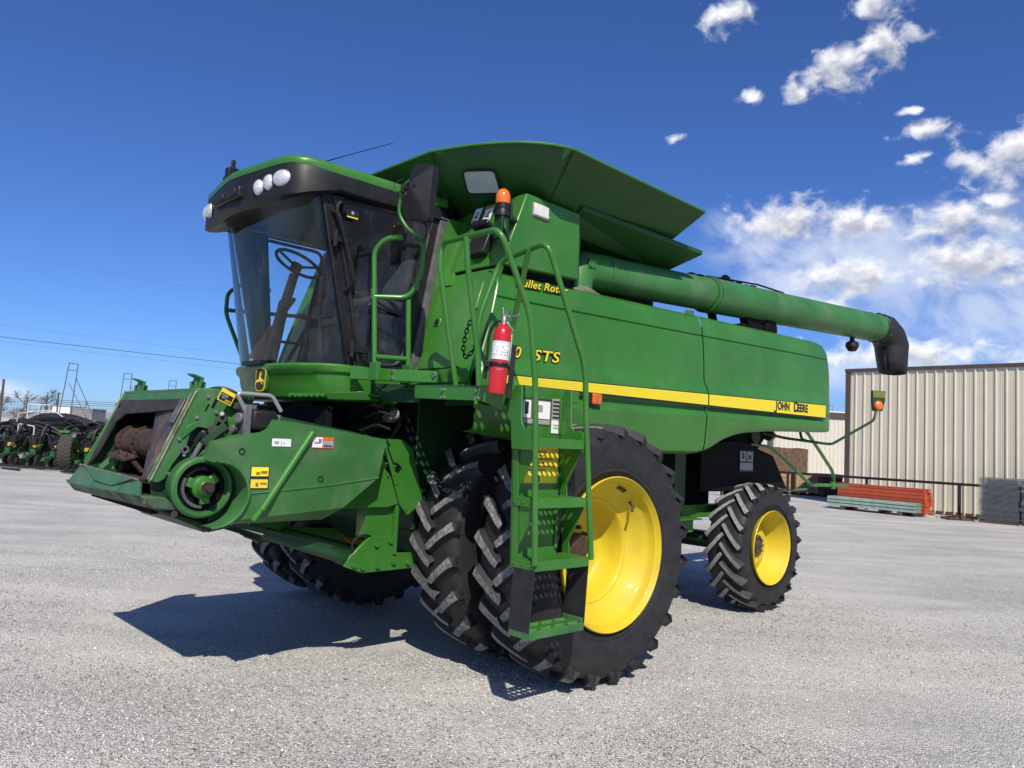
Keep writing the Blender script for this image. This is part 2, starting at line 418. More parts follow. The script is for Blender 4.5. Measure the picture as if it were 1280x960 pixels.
# outer face of the wheel points to +Y ; wheel centre plane y=0, rim flange at y=+.25
frim = rim_mesh([(.535, .205), (.555, .225), (.563, .250), (.556, .258), (.548, .250), (.541, .228), (.530, .217), (.522, .17), (.512, .150), (.498, .138), (.470, .095), (.43, .055), (.396, .030), (.384, .030), (.375, .022), (.366, 0), (.350, -.07), (.330, -.14), (.305, -.168), (.26, -.176), (.19, -.178), (0, -.178)])
mb = MB()
for k in range(10):
    t = 2*math.pi*k/10; mb.disc((.155*math.cos(t), -.160, .155*math.sin(t)), (0, 1, 0), .017, .05, 6)
mb.lathe([(.11, -.178), (.11, -.10), (.10, -.09), (0, -.09)], seg=24)
o_ = mb.build('hub', RUST, None); fhub = o_.data; bpy.data.objects.remove(o_)
rrim = rim_mesh([(.385, .18), (.40, .20), (.407, .222), (.402, .229), (.395, .222), (.388, .20), (.378, .185), (.368, .14), (.350, .118), (.342, .07), (.325, .045), (.318, .01), (.300, -.025), (.285, -.02), (.262, -.005), (.250, .0), (.225, .0), (.205, .025), (.19, .03), (.17, .03), (0, .03)])
mb = MB()
for k in range(10):
    t = 2*math.pi*k/10; mb.disc((.098*math.cos(t), .045, .098*math.sin(t)), (0, 1, 0), .014, .035, 6)
mb.lathe([(.122, .03), (.122, .038), (.078, .038), (.072, .055), (.06, .058), (0, .058)], seg=24)
o_ = mb.build('hub', SCUFF, None); rhub = o_.data; bpy.data.objects.remove(o_)
for sgn in (1, -1):
    for yy, rt in ((1.87, .05), (1.12, .17)):
        w_ = wheel(0, sgn*yy, .93, ftm, frim, fhub, sgn < 0, rt+(.1 if sgn < 0 else 0))
        if yy > 1.5:
            MB().tube([(-.33*sgn, sgn*.10, .36), (-.31*sgn, sgn*.16, .33), (-.29*sgn, sgn*.165, .29)], .011, 8).build('valve_stem', RUST, w_)
            mb = MB(); rr_ = [(.508, .15), (.486, .118)]
            mb.grid([[(-r_*sgn*math.cos(R(a)), sgn*(o+.004), r_*math.sin(R(a))) for a in range(62, 75, 3)] for r_, o in rr_]); mb.build('rim_sticker', BLACKM, w_)
    wheel(-3.55, sgn*1.235, .685, rtm, rrim, rhub, sgn < 0, .06)
mb = MB()
mb.tube([(0, -1.66, .93), (0, 1.66, .93)], .11, 16)
mb.box((-.22, -.86, .72), (.22, .86, 1.15)); mb.disc((0, .70, .93), (0, 1, 0), .30, .20, 24); mb.disc((0, -.70, .93), (0, 1, 0), .30, .20, 24)
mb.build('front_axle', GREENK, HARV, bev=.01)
mb = MB(); mb.beam((-3.55, -1.1, .68), (-3.55, 1.1, .68), .16, .18); mb.box((-3.75, -.25, .6), (-3.3, .25, 1.05))
mb.disc((-3.55, 1.0, .685), (0, 1, 0), .14, .22, 20); mb.disc((-3.55, -1.0, .685), (0, 1, 0), .14, .22, 20)
mb.tube([(-3.3, .3, .72), (-3.3, .95, .70)], .035, 10)
mb.build('rear_axle', GREENK, HARV, bev=.01)

# ---- chassis and lower body ------------------------------------
mb = MB()
mb.box((-2.55, -.80, .98), (.86, .80, 2.05))                      # separator body
mb.prism([(-2.55, -.75, .98), (.5, -.75, .72), (.86, -.75, .98)], (0, 1.5, 0))
mb.box((-1.7, -.80, 1.30), (-1.25, 1.12, 2.02)); mb.box((-2.45, -.8, 1.15), (-2.25, 1.05, 2.0))
mb.build('separator_body', GREENK, HARV, bev=.012)
MB().prism([(-1.2, -.66, 1.6), (-1.2, -.66, .92), (-3.1, -.66, .88), (-3.45, -.66, 1.1), (-3.45, -.66, 1.7)], (0, 1.36, 0)).build('cleaning_shoe', VOID, HARV, bev=.01)
mb = MB()
for s_ in (-1, 1):
    mb.box((-3.9, s_*.86-.05, .98), (.75, s_*.86+.05, 1.12))
    mb.box((-2.6, s_*1.0-.06, .85), (-1.35, s_*1.0+.06, .98)); mb.box((-2.62, s_*1.06-.10, .99), (-1.3, s_*1.06+.10, 1.005))
    for x in (-1.5, -1.8, -2.1, -2.4): mb.disc((x, s_*1.065, .91), (0, 1, 0), .015, .02, 8)
mb.build('frame_rail', GREEN, HARV, bev=.006)
mb = MB(); mb.box((-4.45, -1.38, 2.0), (.5, 1.38, 2.95)); mb.box((-4.0, -.8, 1.5), (-2.5, .8, 2.0)); mb.prism([(-4.45, -1.3, 2.0), (-4.1, -1.3, 1.7), (-2.7, -1.3, 1.7), (-2.7, -1.3, 2.0)], (0, 2.2, 0))
mb.build('hood_core', VOID, HARV)
# dark residue box above the rear axle with a picture sticker
mb = MB()
mb.prism([(-2.62, .72, 1.80), (-2.62, .72, 1.28), (-4.1, .72, 1.28), (-4.52, .72, 1.30), (-4.15, .72, 1.70), (-3.4, .72, 1.85)], (0, .40, 0))
rb = mb.build('residue_chute', VOID, HARV, bev=.01)
side(HARV, -3.38, 1.124, 1.50, .30, .24, [(.04, .5, .46, .96, GREY), (.54, .5, .96, .96, GREY), (.04, .08, .96, .42, GREY), (.16, .6, .34, .9, BLACKM), (.62, .58, .86, .8, BLACKM)], BLACKM, name='picture_sticker')
mb = MB(); mb.disc((-4.05, .70, 1.93), (0, 1, .0), .10, .5, 20); mb.disc((-4.45, .9, 1.95), (1, .3, 0), .07, .14, 14); mb.build('spreader_motor', GREENK, HARV, bev=.01)

# ---- side shields -----------------------------------------------
def zs(x): return (.13-x)*.025
BOT = [(1.02, 2.02), (.7, 1.78), (.2, 1.68), (-.5, 1.665), (-1.29, 1.665), (-1.81, 1.675), (-2.0, 1.72), (-2.21, 1.815), (-2.42, 1.875), (-2.64, 1.91), (-3.16, 1.955), (-4.0, 1.985), (-4.57, 2.005), (-4.72, 2.03)]
def zbot(x):
    for (xa, za), (xb, zb) in zip(BOT, BOT[1:]):
        if xb <= x <= xa: return za+(zb-za)*(xa-x)/(xa-xb)
    return BOT[0][1] if x > BOT[0][0] else BOT[-1][1]
UPP = [(2.985, 1.40), (2.975, 1.47), (2.94, 1.525), (2.86, 1.56), (2.775, 1.572), (2.762, 1.560), (2.755, 1.576), (2.6, 1.592), (2.46, 1.600), (2.36, 1.603), (2.315, 1.610), (2.240, 1.650), (2.20, 1.658), (2.13, 1.658), (2.095, 1.650), (2.075, 1.622), (2.04, 1.628), (1.99, 1.652), (1.95, 1.648)]
def corner_x(z):   # forward edge of the side shield leans forward going down
    z = max(min(z, 3.0), 1.9); return .74+(2.98-z)*.293 if z > 2.1 else .998
def shield_rows(xa, xb, s_, n, front=False, rear=False):
    rows = []
    for i in range(n+1):
        x0 = xa+(xb-xa)*i/n; row = []
        for z, y in UPP:
            zz = z+zs(x0); x = x0
            if front and i == 0: x = corner_x(z)
            elif front and i < 4: x = x0+(corner_x(z)-xa)*(1-i/4)
            yy = y
            row.append([x, yy, zz])
        zb = max(zbot(x0), 1.6); zl = row[-1][2]
        zb = min(zb, zl-.02)
        for q, inn in ((.35, .004), (.7, .010), (.9, .022), (.97, .05), (1.0, .11)):
            xx = row[-1][0] if front and i < 4 else x0
            row.append([xx, 1.645-inn*1.25, zl+(zb-zl)*q])
        if rear:
            fl = min(1, max(0, (xb+.34-x0)/.30))
            for p in row[6:]: p[1] += (1.600-p[1])*fl*.85 if p[1] > 1.6 else 0
            d = (xb+.30)-x0      # >0 in the last 30 cm: round towards the rear
            if d > 0:
                e = .06*(d/.30)**2.2
                for p in row: p[1] -= e
        rows.append(row)
    if rear:  # round the upper rear corner and turn the end inwards
        for row in rows:
            x = row[0][0]; d = max(0, (xb+.28)-x)
            for p in row:
                hz = 2.80+zs(x)
                if p[2] > hz: p[2] = hz+(p[2]-hz)*(1-.42*(d/.28)**2)
        last = [list(p) for p in rows[-1]]
        for dx, dy in ((-.03, .05), (-.035, .35)):
            rows.append([[p[0]+dx, max(p[1]-dy, .4), p[2]] for p in last])
    return [[(p[0], p[1]*s_, p[2]) for p in r] for r in rows]
for s_ in (1, -1):
    mb = MB(); mb.grid(shield_rows(.62, -1.868, s_, 26, front=True)); mb.build('front_side_shield', GREEN, HARV, smooth=30)
    mb = MB(); mb.grid(shield_rows(-1.884, -4.70, s_, 30, rear=True)); mb.build('rear_side_shield', GREEN, HARV, smooth=30)
    # yellow stripe decal, follows the bulge, with black keyline
    def stripe(xa, xb, z0f, z1f, y, m, nm):
        rws = [[], []]; n = 12; mbs = MB()
        for i in range(n+1):
            x = xa+(xb-xa)*i/n; e = max(0, (-4.40)-x); 
            rws[0].append((x, s_*y, z0f(x))); rws[1].append((x, s_*y, z1f(x)))
        mbs.grid(rws); return mbs.build(nm, m, HARV, smooth=0)
    lo = lambda x: 2.128+(.13-x)*.0098; hi = lambda x: 2.196+(.13-x)*.0262
    for xa, xb in ((.85, -1.866), (-1.886, -4.34)):
        stripe(xa, xb, lambda x: lo(x)-.020, lambda x: hi(x)+.008, 1.6615, BLACKM, 'stripe_keyline')
        stripe(xa, xb, lo, hi, 1.6640, STRIPE, 'yellow_stripe')
for s_ in (-1, 1):  # dark backing in the seam between the shields
    MB().grid([[(x+.0, s_*(y-.03), z+zs(x)) for z, y in UPP]+[(x, s_*1.55, 1.70)] for x in (-1.85, -1.90)]).build('shield_seam', VOID, HARV)
# fine ribbing lines in the stripe
mb = MB()
for k in range(1, 5):
    f = k/5
    for xa, xb in ((.85, -1.866), (-1.886, -4.34)):
        mb.beam((xa, 1.6642, lo(xa)+(hi(xa)-lo(xa))*f), (xb, 1.6642, lo(xb)+(hi(xb)-lo(xb))*f), .0012, .0026)
tag(mb.build('stripe_ribs', mat('stripe_line', (.62, .44, .02), .5), HARV, smooth=0, fix=False), kind=None)
# brand lettering on the stripe, model lettering above it
ang = Vector((-1, 0, .020)); up = (0, 0, 1)
def stripe_word(cap, rest, x, z, sc):
    M = basis((x, 1.6662, z), ang, up)
    text_mesh(cap, sc*1.28, BLACKM, HARV, M, 'stripe_lettering', .0048, .0008, xs=1.0)
    M2 = basis((x-sc*.62*(1 if cap == 'J' else 1.25), 1.6662, z+sc*.05), ang, up)
    text_mesh(rest, sc*.98, BLACKM, HARV, M2, 'stripe_lettering', .0045, .0008, xs=.98)
def rod_letter(pts, r):
    m_ = MB(); M = basis((-3.125, 1.6664, 2.183), ang, up)
    q = [Vector(p) for p in pts]
    for a, c_ in zip(q, q[1:]):
        d = (c_-a).normalized(); n = Vector((-d.y, d.x)); a2 = a-d*r; c2 = c_+d*r
        m_.prism([M @ Vector((*p, 0)) for p in (a2+n*r, a2-n*r, c2-n*r, c2+n*r)], (0, .0012, 0))
    m_.build('stripe_lettering', BLACKM, HARV, smooth=0)
rod_letter([(.052, .092), (.052, .012), (.045, -.008), (.028, -.016), (.006, -.012)], .0085)
M_j = basis((-3.125-.072, 1.6662, 2.194), ang, up); text_mesh('OHN', .118, BLACKM, HARV, M_j, 'stripe_lettering', .0045, .0008, xs=.98)
stripe_word('D', 'EERE', -3.555, 2.195, .120)
def outlined(body, size, o, u, v, xs=1.0, shear=.18, off=.0065, name='model_lettering'):
    M = basis(o, u, v); text_mesh(body, size, BLACKM, HARV, M, name, off, .0008, shear, 1.05, xs=xs)
    o2 = Vector(o)+Vector((0, .0022, 0)); text_mesh(body, size, LTEXT, HARV, basis(o2, u, v), name, .0012, .0008, shear, 1.05, xs=xs)
outlined('Bullet Rotor', .082, (.60, 1.570, 2.868), (-1, .0, .045), (0, .12, 1), xs=1.27)
outlined('9760', .115, (.845, 1.614, 2.318), (-1, 0, .03), (0, .03, 1), xs=1.18)
outlined('STS', .115, (.440, 1.614, 2.325), (-1, 0, .03), (0, .03, 1), xs=1.60)

# front bulkhead between the shield corner and the cab
mb = MB()
def bk(y, z, dx=0): return (.722+(3.0-z)*.30+dx, y, z)
rows = []
for z in (2.99, 2.80, 2.4, 2.14, 2.0):
    rows.append([bk(y, z) if abs(y) <= 1.5 else (corner_x(z)-.012, y*1.0, z) for y in (-1.56, -1.50, -1.0, 0, 1.0, 1.50, 1.56)])
mb.grid(rows); mb.build('front_bulkhead', GREEN, HARV, smooth=30)
for s_ in (1, -1): MB().tube([(corner_x(z)-.004, s_*(y-.006), z+zs(corner_x(z))) for z, y in UPP[1:5]+UPP[7:]], .013, 8).build('corner_edge', GREEN, HARV)
mb = MB()   # raised service door on the bulkhead
n_ = Vector((1, 0, .30)).normalized()
dz = Vector((-.30, 0, 1)).normalized()
c = Vector(bk(1.16, 2.55))+n_*.008
mb.obox(c, (0, 1, 0), dz, n_, .50, .70, .034); mb.obox(c+n_*.018+dz*.04+Vector((0, -.17, 0)), (0, 1, 0), dz, n_, .07, .07, .012)
dr = mb.build('service_door', GREEN, HARV, bev=.006)
mb = MB(); mb.disc(c+n_*.022+dz*.04+Vector((0, -.17, 0)), n_, .026, .012, 16); mb.build('door_latch', BLACK, dr)
mb = MB()
mb.beam((.995, .95, 2.16), (.995, 1.56, 2.16), .02, .10)
for y in (1.05, 1.22, 1.4): mb.disc((1.01, y, 2.17), (1, 0, 0), .016, .02, 8)
mb.build('sill_bracket', GREEN, HARV, bev=.004)

# ---- grain tank ---------------------------------------------------
def tx(z): return .515+(3.6-z)*.38      # leaning front wall
mb = MB()
poly = [(tx(3.6), 1.55, 3.60), (tx(3.008), 1.55, 3.008), (-.105, 1.55, 3.04), (-.095, 1.55, 3.585)]
mb.prism(poly, (0, -.64, 0))
mb.build('tank_side_box', GREEN, HARV, bev=.012)
mb = MB()
mb.prism([(tx(3.6), -1.55, 3.60), (tx(2.9), -1.55, 2.9), (-1.85, -1.55, 2.95), (-1.85, -1.55, 3.62)], (0, 2.55, 0))
mb.build('grain_tank', GREEN, HARV, bev=.01)
mb = MB(); mb.box((-1.78, .95, 2.9), (-.1, 1.02, 3.5)); mb.box((-.16, 1.0, 3.0), (-.11, 1.5, 3.5)); mb.build('tank_recess', GREENK, HARV)
mb = MB(); mb.prism([(-.10, 1.57, 3.655), (-.10, 1.57, 3.615), (-.10, 1.02, 3.47), (-.10, 1.02, 3.53)], (-1.74, 0, -.01))
mb.build('tank_rim_ledge', GREEN_SHADED, HARV, bev=.005)
# dark slot under the side box
mb = MB(); mb.prism([(tx(3.03)-.03, 1.48, 3.05), (tx(2.97)-.03, 1.48, 2.96), (-.12, 1.48, 2.98), (-.12, 1.48, 3.05)], (0, -.3, 0)); mb.prism([(tx(3.0)-.02, .9, 3.02), (tx(2.98)-.05, .9, 2.98), (tx(2.96)-.2, .9, 2.97), (tx(3.03)-.2, .9, 3.02)], (0, .6, 0)); mb.build('tank_slot', VOID, HARV)
# flared extension panels
A0, A1 = (.507, -.80, 3.50), (.507, .707, 3.50); B0, B1 = (1.06, -1.05, 3.90), (1.04, 1.00, 3.90)
C1, D1, E1 = (.157, 1.337, 3.50), (.69, 1.63, 3.90), (.37, 1.88, 3.90)
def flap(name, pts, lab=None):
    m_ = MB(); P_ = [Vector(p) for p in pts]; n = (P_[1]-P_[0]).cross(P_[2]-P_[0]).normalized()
    m_.prism(P_, n*.012); o = m_.build(name, GREEN_SHADED, HARV, bev=.004)
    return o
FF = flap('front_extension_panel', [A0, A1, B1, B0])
mb = MB(); tp = []; bt = []
for i in range(13):
    t_ = i/12; q_ = lambda a, c_, d: Vector(a)*(1-t_)**2+Vector(c_)*2*t_*(1-t_)+Vector(d)*t_*t_
    tp.append(q_(B1, (.80, 1.76, 3.915), E1)); bt.append(q_(A1, (.34, 1.20, 3.50), C1))
mb.grid([tp, [a.lerp(c_, .5) for a, c_ in zip(tp, bt)], bt]); mb.build('corner_extension_panel', GREEN_SHADED, HARV, smooth=60, solid=.012)
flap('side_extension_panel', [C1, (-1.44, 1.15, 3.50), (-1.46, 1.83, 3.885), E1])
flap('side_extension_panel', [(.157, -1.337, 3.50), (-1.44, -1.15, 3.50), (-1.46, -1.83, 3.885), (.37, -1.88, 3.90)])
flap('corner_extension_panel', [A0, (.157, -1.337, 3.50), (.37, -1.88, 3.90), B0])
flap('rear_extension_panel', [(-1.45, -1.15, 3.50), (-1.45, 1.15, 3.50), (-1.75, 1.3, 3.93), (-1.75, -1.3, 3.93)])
# stiff rolled lip along the upper edges
mb = MB(); mb.tube([Vector(B0)]+tp+[Vector((-1.46, 1.83, 3.885))], .011, 8); mb.tube([(-1.46, 1.83, 3.885), (-1.445, 1.20, 3.53)], .009, 8); mb.build('extension_lip', GREEN, HARV)
# window in the corner panel
w0, w1, w2, w3 = Vector(A1), Vector(C1), Vector(D1), Vector(B1)
nn = (w1-w0).cross(w3-w0).normalized()
if nn.x < 0 and nn.z > 0: nn = -nn
def bil(s, t): return w0.lerp(w1, s).lerp(w3.lerp(w2, s), t)
wp = [Vector(p) for p in ((.663, 1.035, 3.695), (.522, 1.271, 3.689), (.680, 1.362, 3.809), (.815, 1.14, 3.816))]
mbw = MB(); mbf = MB()
nrm = Vector((.48008, .26671, -.8357))
path = []
for i in range(4):
    a, q, c_ = wp[i-1], wp[i], wp[(i+1) % 4]
    p1 = q+(a-q)*.18; p2 = q+(c_-q)*.18
    for k in range(5): t = k/4; path.append(p1*(1-t)**2+q*2*t*(1-t)+p2*t*t)
mbw.prism([p+nrm*.052 for p in path], nrm*.004)
wn_ = mbw.build('tank_window', PANE, HARV, smooth=0)
mbf.tube([p+nrm*.056 for p in path], .008, 6, closed=True); mbf.build('window_seal', BLACK, wn_)

# ---- stickers, lamp, beacon on the tank box -------------------------
fn = Vector((1, 0, .38)).normalized(); fu = Vector((-.38, 0, 1)).normalized()
def front_lab(y, z, w, h, lay, base): return label(HARV, Vector((tx(z)+.014, y, z)), (0, 1, 0), fu, w, h, lay, base)
front_lab(.985, 3.445, .085, .135, [(.1, .0, .9, .14, GREY), (.25, .3, .7, .42, BLACKM), (.4, .45, .75, .7, GREY)], WHITE)
front_lab(1.125, 3.425, .095, .15, [(.02, .82, .98, .98, ORANGE), (.05, .03, .95, .16, GREY), (.3, .25, .8, .35, BLACKM), (.5, .35, .62, .6, BLACKM)], WHITE)
mb = MB(); mb.disc((tx(3.06)+.02, 1.38, 3.2), fn, .001, .001, 4)
mb = MB()
mb.obox(Vector((tx(3.20)+.035, 1.255, 3.215)), (0, 1, 0), fu, fn, .21, .23, .06)
mb.prism([Vector((tx(3.3)+.02, 1.15, 3.315)), Vector((tx(3.3)+.02, 1.36, 3.315)), Vector((tx(3.3)+.02, 1.34, 3.36)), Vector((tx(3.3)+.02, 1.17, 3.36))], fn*.09)
mb.build('work_lamp_housing', BLACK, HARV, bev=.012)
mb = MB(); mb.disc((.36, 1.553, 3.49), (0, 1, 0), .001, .001, 4)
mb = MB(); mb.obox((.365, 1.562, 3.49), (-1, 0, -.04), (0, 0, 1), (0, 1, 0), .155, .095, .022); rl = mb.build('side_lamp', mat('white_lamp_lens', (.70, .68, .64), .3, 0, .08, 30, coat=.5), HARV, bev=.008)
mb = MB(); mb.obox((.365, 1.553, 3.49), (-1, 0, -.04), (0, 0, 1), (0, 1, 0), .17, .105, .01); mb.disc((.28, 1.562, 3.46), (0, 1, 0), .008, .02, 8); mb.build('lamp_bezel', GREY, rl, bev=.004)
# beacon on its bracket at the box corner
bx, by, bz = .80, 1.60, 3.335
bc = empty('beacon', HARV)
mb = MB(); mb.lathe([(0, .0), (.058, .0), (.058, .02), (.050, .05), (.052, .05), (.052, .095), (.0, .095)], (bx, by, bz), 'Z', 24); mb.build('beacon_base', BLACK, bc)
mb = MB(); mb.lathe([(.052, .095), (.055, .11), (.054, .155), (.044, .185), (.024, .203), (0, .207)], (bx, by, bz), 'Z', 24); mb.build('beacon_lens', ORANGE, bc)
mb = MB(); mb.beam((tx(3.4), 1.50, 3.36), (bx, by, 3.37), .08, .03); mb.box((bx-.035, by-.045, bz-.16), (bx+.035, by+.04, bz)); mb.box((bx-.06, by-.07, bz-.02), (bx-.045, by+.05, bz+.13))
mb.tube([(bx, by+.03, bz-.03), (bx+.02, by+.06, bz-.1), (bx-.05, by+.03, bz-.18)], .012, 8)
mb.build('beacon_bracket', GREENK, bc, bev=.005)

# ---- unloading auger ----------------------------------------------
S = Vector((-.62, 1.20, 3.255)); E_ = Vector((-6.42, 1.45, 3.530)); ad = (E_-S).normalized()
mb = MB()
el = bez([Vector((-.42, 1.20, 2.9)), Vector((-.42, 1.20, 3.24)), S+ad*.18], .20, 8)
mb.tube(el, .168, 28); mb.build('auger_elbow', AUGER, HARV)
mb = MB()
mb.lathe([(.168, 0), (.215, -.035), (.245, -.05), (.245, -.10)], (-.42, 1.20, 3.06), 'Z', 28); mb.build('elbow_collar', mat('rust_stained_paint', (.15, .14, .10), .7, 0, .3, 8, .5, (.24, .20, .15), 8), HARV)
mb = MB()
pl = Vector((-.47, 1.368, 3.27)); mb.obox(pl, (-1, 0, 0), (0, 0, 1), (0, 1, 0), .09, .075, .02)
for dx in (-.025, .025):
    for dz_ in (-.02, .02): mb.disc(pl+Vector((dx, .012, dz_)), (0, 1, 0), .009, .016, 6)
mb.build('inspection_plate', AUGER, HARV, bev=.003)
mid = S.lerp(E_, .30)
mb = MB(); mb.tube([S+ad*.12, mid], [.166, .170], 32); mb.tube([mid, E_], [.184, .190], 32)
for q, r_ in ((S+ad*.16, .176), (mid, .193), (mid+ad*.06, .193), (E_-ad*.40, .193)): mb.tube([q-ad*.012, q+ad*.012], r_, 32)
mb.build('auger_tube', AUGER, HARV)
mb = MB(); sd = ad.cross(Vector((0, 0, 1))).normalized()
for k in range(9):
    q = mid+ad*(-.25+k*.14)+Vector((0, 0, .186)); mb.obox(q, ad, sd, (0, 0, 1), random.uniform(.05, .12), .05, random.uniform(.01, .03))
mb.disc(mid+ad*.35+Vector((0, 0, .20)), (1, 0, .2), .05, .05, 12); mb.tube([mid+Vector((0, .02, .19)), mid+ad*.9+Vector((0, .05, .21)), mid+ad*1.5+Vector((0, .02, .19))], .010, 6)
mb.build('hinge_clamp', VOID, HARV)
# support saddle and small crop lamp
mb = MB(); q = S.lerp(E_, .46); mb.prism([q+Vector((.25, -.05, -.17)), q+Vector((-.25, -.05, -.17)), q+Vector((-.12, -.05, -.42)), q+Vector((.12, -.05, -.42))], (0, .10, 0))
mb.box((q.x-.4, q.y-.5, 3.04), (q.x+.3, q.y+.04, 3.12)); mb.disc(q+Vector((-.25, .02, -.26)), (0, 1, 0), .13, .12, 16); mb.beam((-2.7, 1.2, 2.98), (-2.55, 1.2, 3.3), .06, .08); mb.build('auger_saddle', VOID, HARV, bev=.006)
mb = MB(); mb.beam((-1.85, 1.36, 2.96), (-1.98, 1.30, 3.08), .012, .06); mb.beam((-1.98, 1.30, 3.08), (-2.12, 1.30, 3.09), .012, .06); mb.build('auger_rest_bracket', AUGER, HARV)
q = S.lerp(E_, .862)
mb = MB(); mb.box((q.x-.03, q.y-.02, q.z-.26), (q.x+.03, q.y+.02, q.z-.18)); mb.lathe([(0, -.07), (.05, -.06), (.085, .0), (.08, .05), (.03, .08), (0, .085)], (q.x, q.y, q.z-.31), 'Z', 16); mb.build('crop_lamp', BLACK, HARV)
# rubber spout boot at the discharge end
mb = MB()
ax_ = [E_-ad*.14, E_-ad*.02, E_+ad*.12+Vector((0, 0, -.01)), E_+ad*.26+Vector((0, 0, -.08)), E_+ad*.33+Vector((0, .02, -.22)), E_+ad*.33+Vector((0, .03, -.42)), E_+ad*.33+Vector((0, .04, -.60))]
nor = [ad, ad, (ad+Vector((0, 0, -.25))).normalized(), (ad+Vector((0, 0, -.9))).normalized(), Vector((-.22, 0, -1)).normalized(), Vector((-.05, 0, -1)), Vector((.12, 0, -1)).normalized()]
rad = [.195, .200, .205, .215, .215, .195, .178]
rows = []
for p, n, r_ in zip(ax_, nor, rad):
    yv = Vector((0, 1, 0)); yv = (yv-n*yv.dot(n)).normalized(); xv = n.cross(yv)
    rows.append([p+(xv*math.cos(2*math.pi*k/28)*r_*(1.0+.05*math.sin(3*k)*(r_ < .2))+yv*math.sin(2*math.pi*k/28)*r_*(1+.03*math.cos(k*2.3))) for k in range(29)])
mb.grid(rows); mb.build('spout_boot', mat('black_boot_rubber', (.014, .014, .016), .5, 0, .3, 8, .15, (.06, .06, .06), 6, 0, .25, 9), HARV, smooth=60, solid=.012)
mb = MB()
for k in range(12):
    t = 2*math.pi*k/12; yv = Vector((0, 1, 0)); yv = (yv-ad*yv.dot(ad)).normalized(); xv = ad.cross(yv); mb.disc(E_-ad*.06+(xv*math.cos(t)+yv*math.sin(t))*.206, xv*math.cos(t)+yv*math.sin(t), .010, .014, 8)
mb.build('boot_rivets', STEEL, HARV)
# ---- cab -------------------------------------------------------------
def ring(z, ins, front_drop=0.0, zf=None, sx=1.0):
    pts = [(.72, .84), (1.2, .86), (1.72, .86), (1.95, .835), (2.05, .76), (2.09, .65), (2.125, .43), (2.16, .21), (2.18, 0)]
    full = pts+[(x, -y) for x, y in pts[-2::-1]]
    out = []
    for x, y in full:
        c = Vector((1.5, 0, 0)); d = Vector((x, y, 0))-c; L = d.length; d = d*(max(L-ins, .02)/L)
        w = min(max((c.x+d.x-1.7)/.35, 0), 1)
        out.append((c.x+d.x, c.y+d.y, z+(zf-z)*w if zf is not None else z))
    return out
roof = empty('cab_roof', HARV)
mb = MB(); mb.grid([ring(3.47, .16, zf=3.36), ring(3.445, .05, zf=3.325), ring(3.455, .0, zf=3.35), ring(3.545, .0, zf=3.52), ring(3.575, .015, zf=3.585), ring(3.575, .06, zf=3.60)])
r0 = [mb.vert(p) for p in ring(3.47, .16, zf=3.36)]; mb.face(r0)
mb.build('roof_fascia', BLACK, roof, smooth=50)
mb = MB(); rs = [ring(3.560, .012, zf=3.586), ring(3.600, .004, zf=3.612), ring(3.635, .02, zf=3.642), ring(3.662, .09, zf=3.666), ring(3.685, .35, zf=3.685), ring(3.695, .7, zf=3.695)]
mb.grid(rs); k_ = [mb.vert(p) for p in rs[-1]]; mb.face(k_)
k_ = [[(.72, rs[i][0][1], rs[i][0][2]), (.72, -rs[i][0][1], rs[i][0][2])] for i in range(6)]; mb.grid(k_)
mb.build('roof_cap', GREEN, roof, smooth=50)
mb = MB()   # drip rail lip, black, along the side
for s_ in (1, -1): MB().tube([(.74, s_*.862, 3.452), (1.70, s_*.862, 3.452)], .012, 8).build('drip_rail', BLACK, roof)
# work lights in the fascia
def rlamp(y, z, rw, rh, s_, dx=0):
    x = 2.065+(.70-abs(y))*.22+dx; n = Vector((1, .42*y/.7*s_*s_, -.08)).normalized()
    u = Vector((0, 0, 1)).cross(n).normalized(); v = n.cross(u); c = Vector((x, y, z))
    mbl = MB(); rows = []
    for q, o in ((1.0, 0), (1.0, .012), (.8, .026), (.45, .036), (.02, .04)):
        rows.append([c+n*o+u*math.cos(2*math.pi*k/24)*rw*q+v*math.sin(2*math.pi*k/24)*rh*q for k in range(25)])
    mbl.grid(rows); l = mbl.build('work_light', LENS, roof, smooth=60)
    mbb = MB(); rows = []
    for q, o in ((1.22, -.06), (1.22, .004), (1.08, .010), (1.0, .004)):
        rows.append([c+n*o+u*math.cos(2*math.pi*k/24)*rw*q+v*math.sin(2*math.pi*k/24)*rh*q for k in range(25)])
    mbb.grid(rows); mbb.build('light_bezel', BLACK, l, smooth=40)
for s_ in (1, -1):
    rlamp(s_*.68, 3.475, .082, .060, s_); rlamp(s_*.545, 3.465, .056, .058, s_); rlamp(s_*.435, 3.445, .052, .058, s_)
mb = MB(); mb.box((2.08, -.20, 3.40), (2.20, .24, 3.49)); mb.box((2.1, -.16, 3.42), (2.215, -.02, 3.475)); mb.box((2.1, .03, 3.42), (2.215, .2, 3.475)); mb.build('fascia_grille', BLACK, roof, bev=.012)
mb = MB(); mb.box((2.05, -.22, 3.58), (2.13, -.14, 3.74)); mb.beam((2.09, -.32, 3.68), (2.09, -.14, 3.74), .03, .03); mb.box((2.08, -.16, 3.72), (2.11, -.14, 3.80)); mb.build('camera_bracket', BLACK, roof, bev=.004)
mb = MB(); mb.tube([(1.87, .71, 3.62), (1.60, .635, 3.78), (1.32, .555, 3.944), (1.05, .48, 4.10)], [.006, .004, .0035, .003], 6); mb.disc((1.87, .71, 3.63), (0, 0, 1), .02, .04, 10); mb.build('whip_antenna', BLACK, HARV)

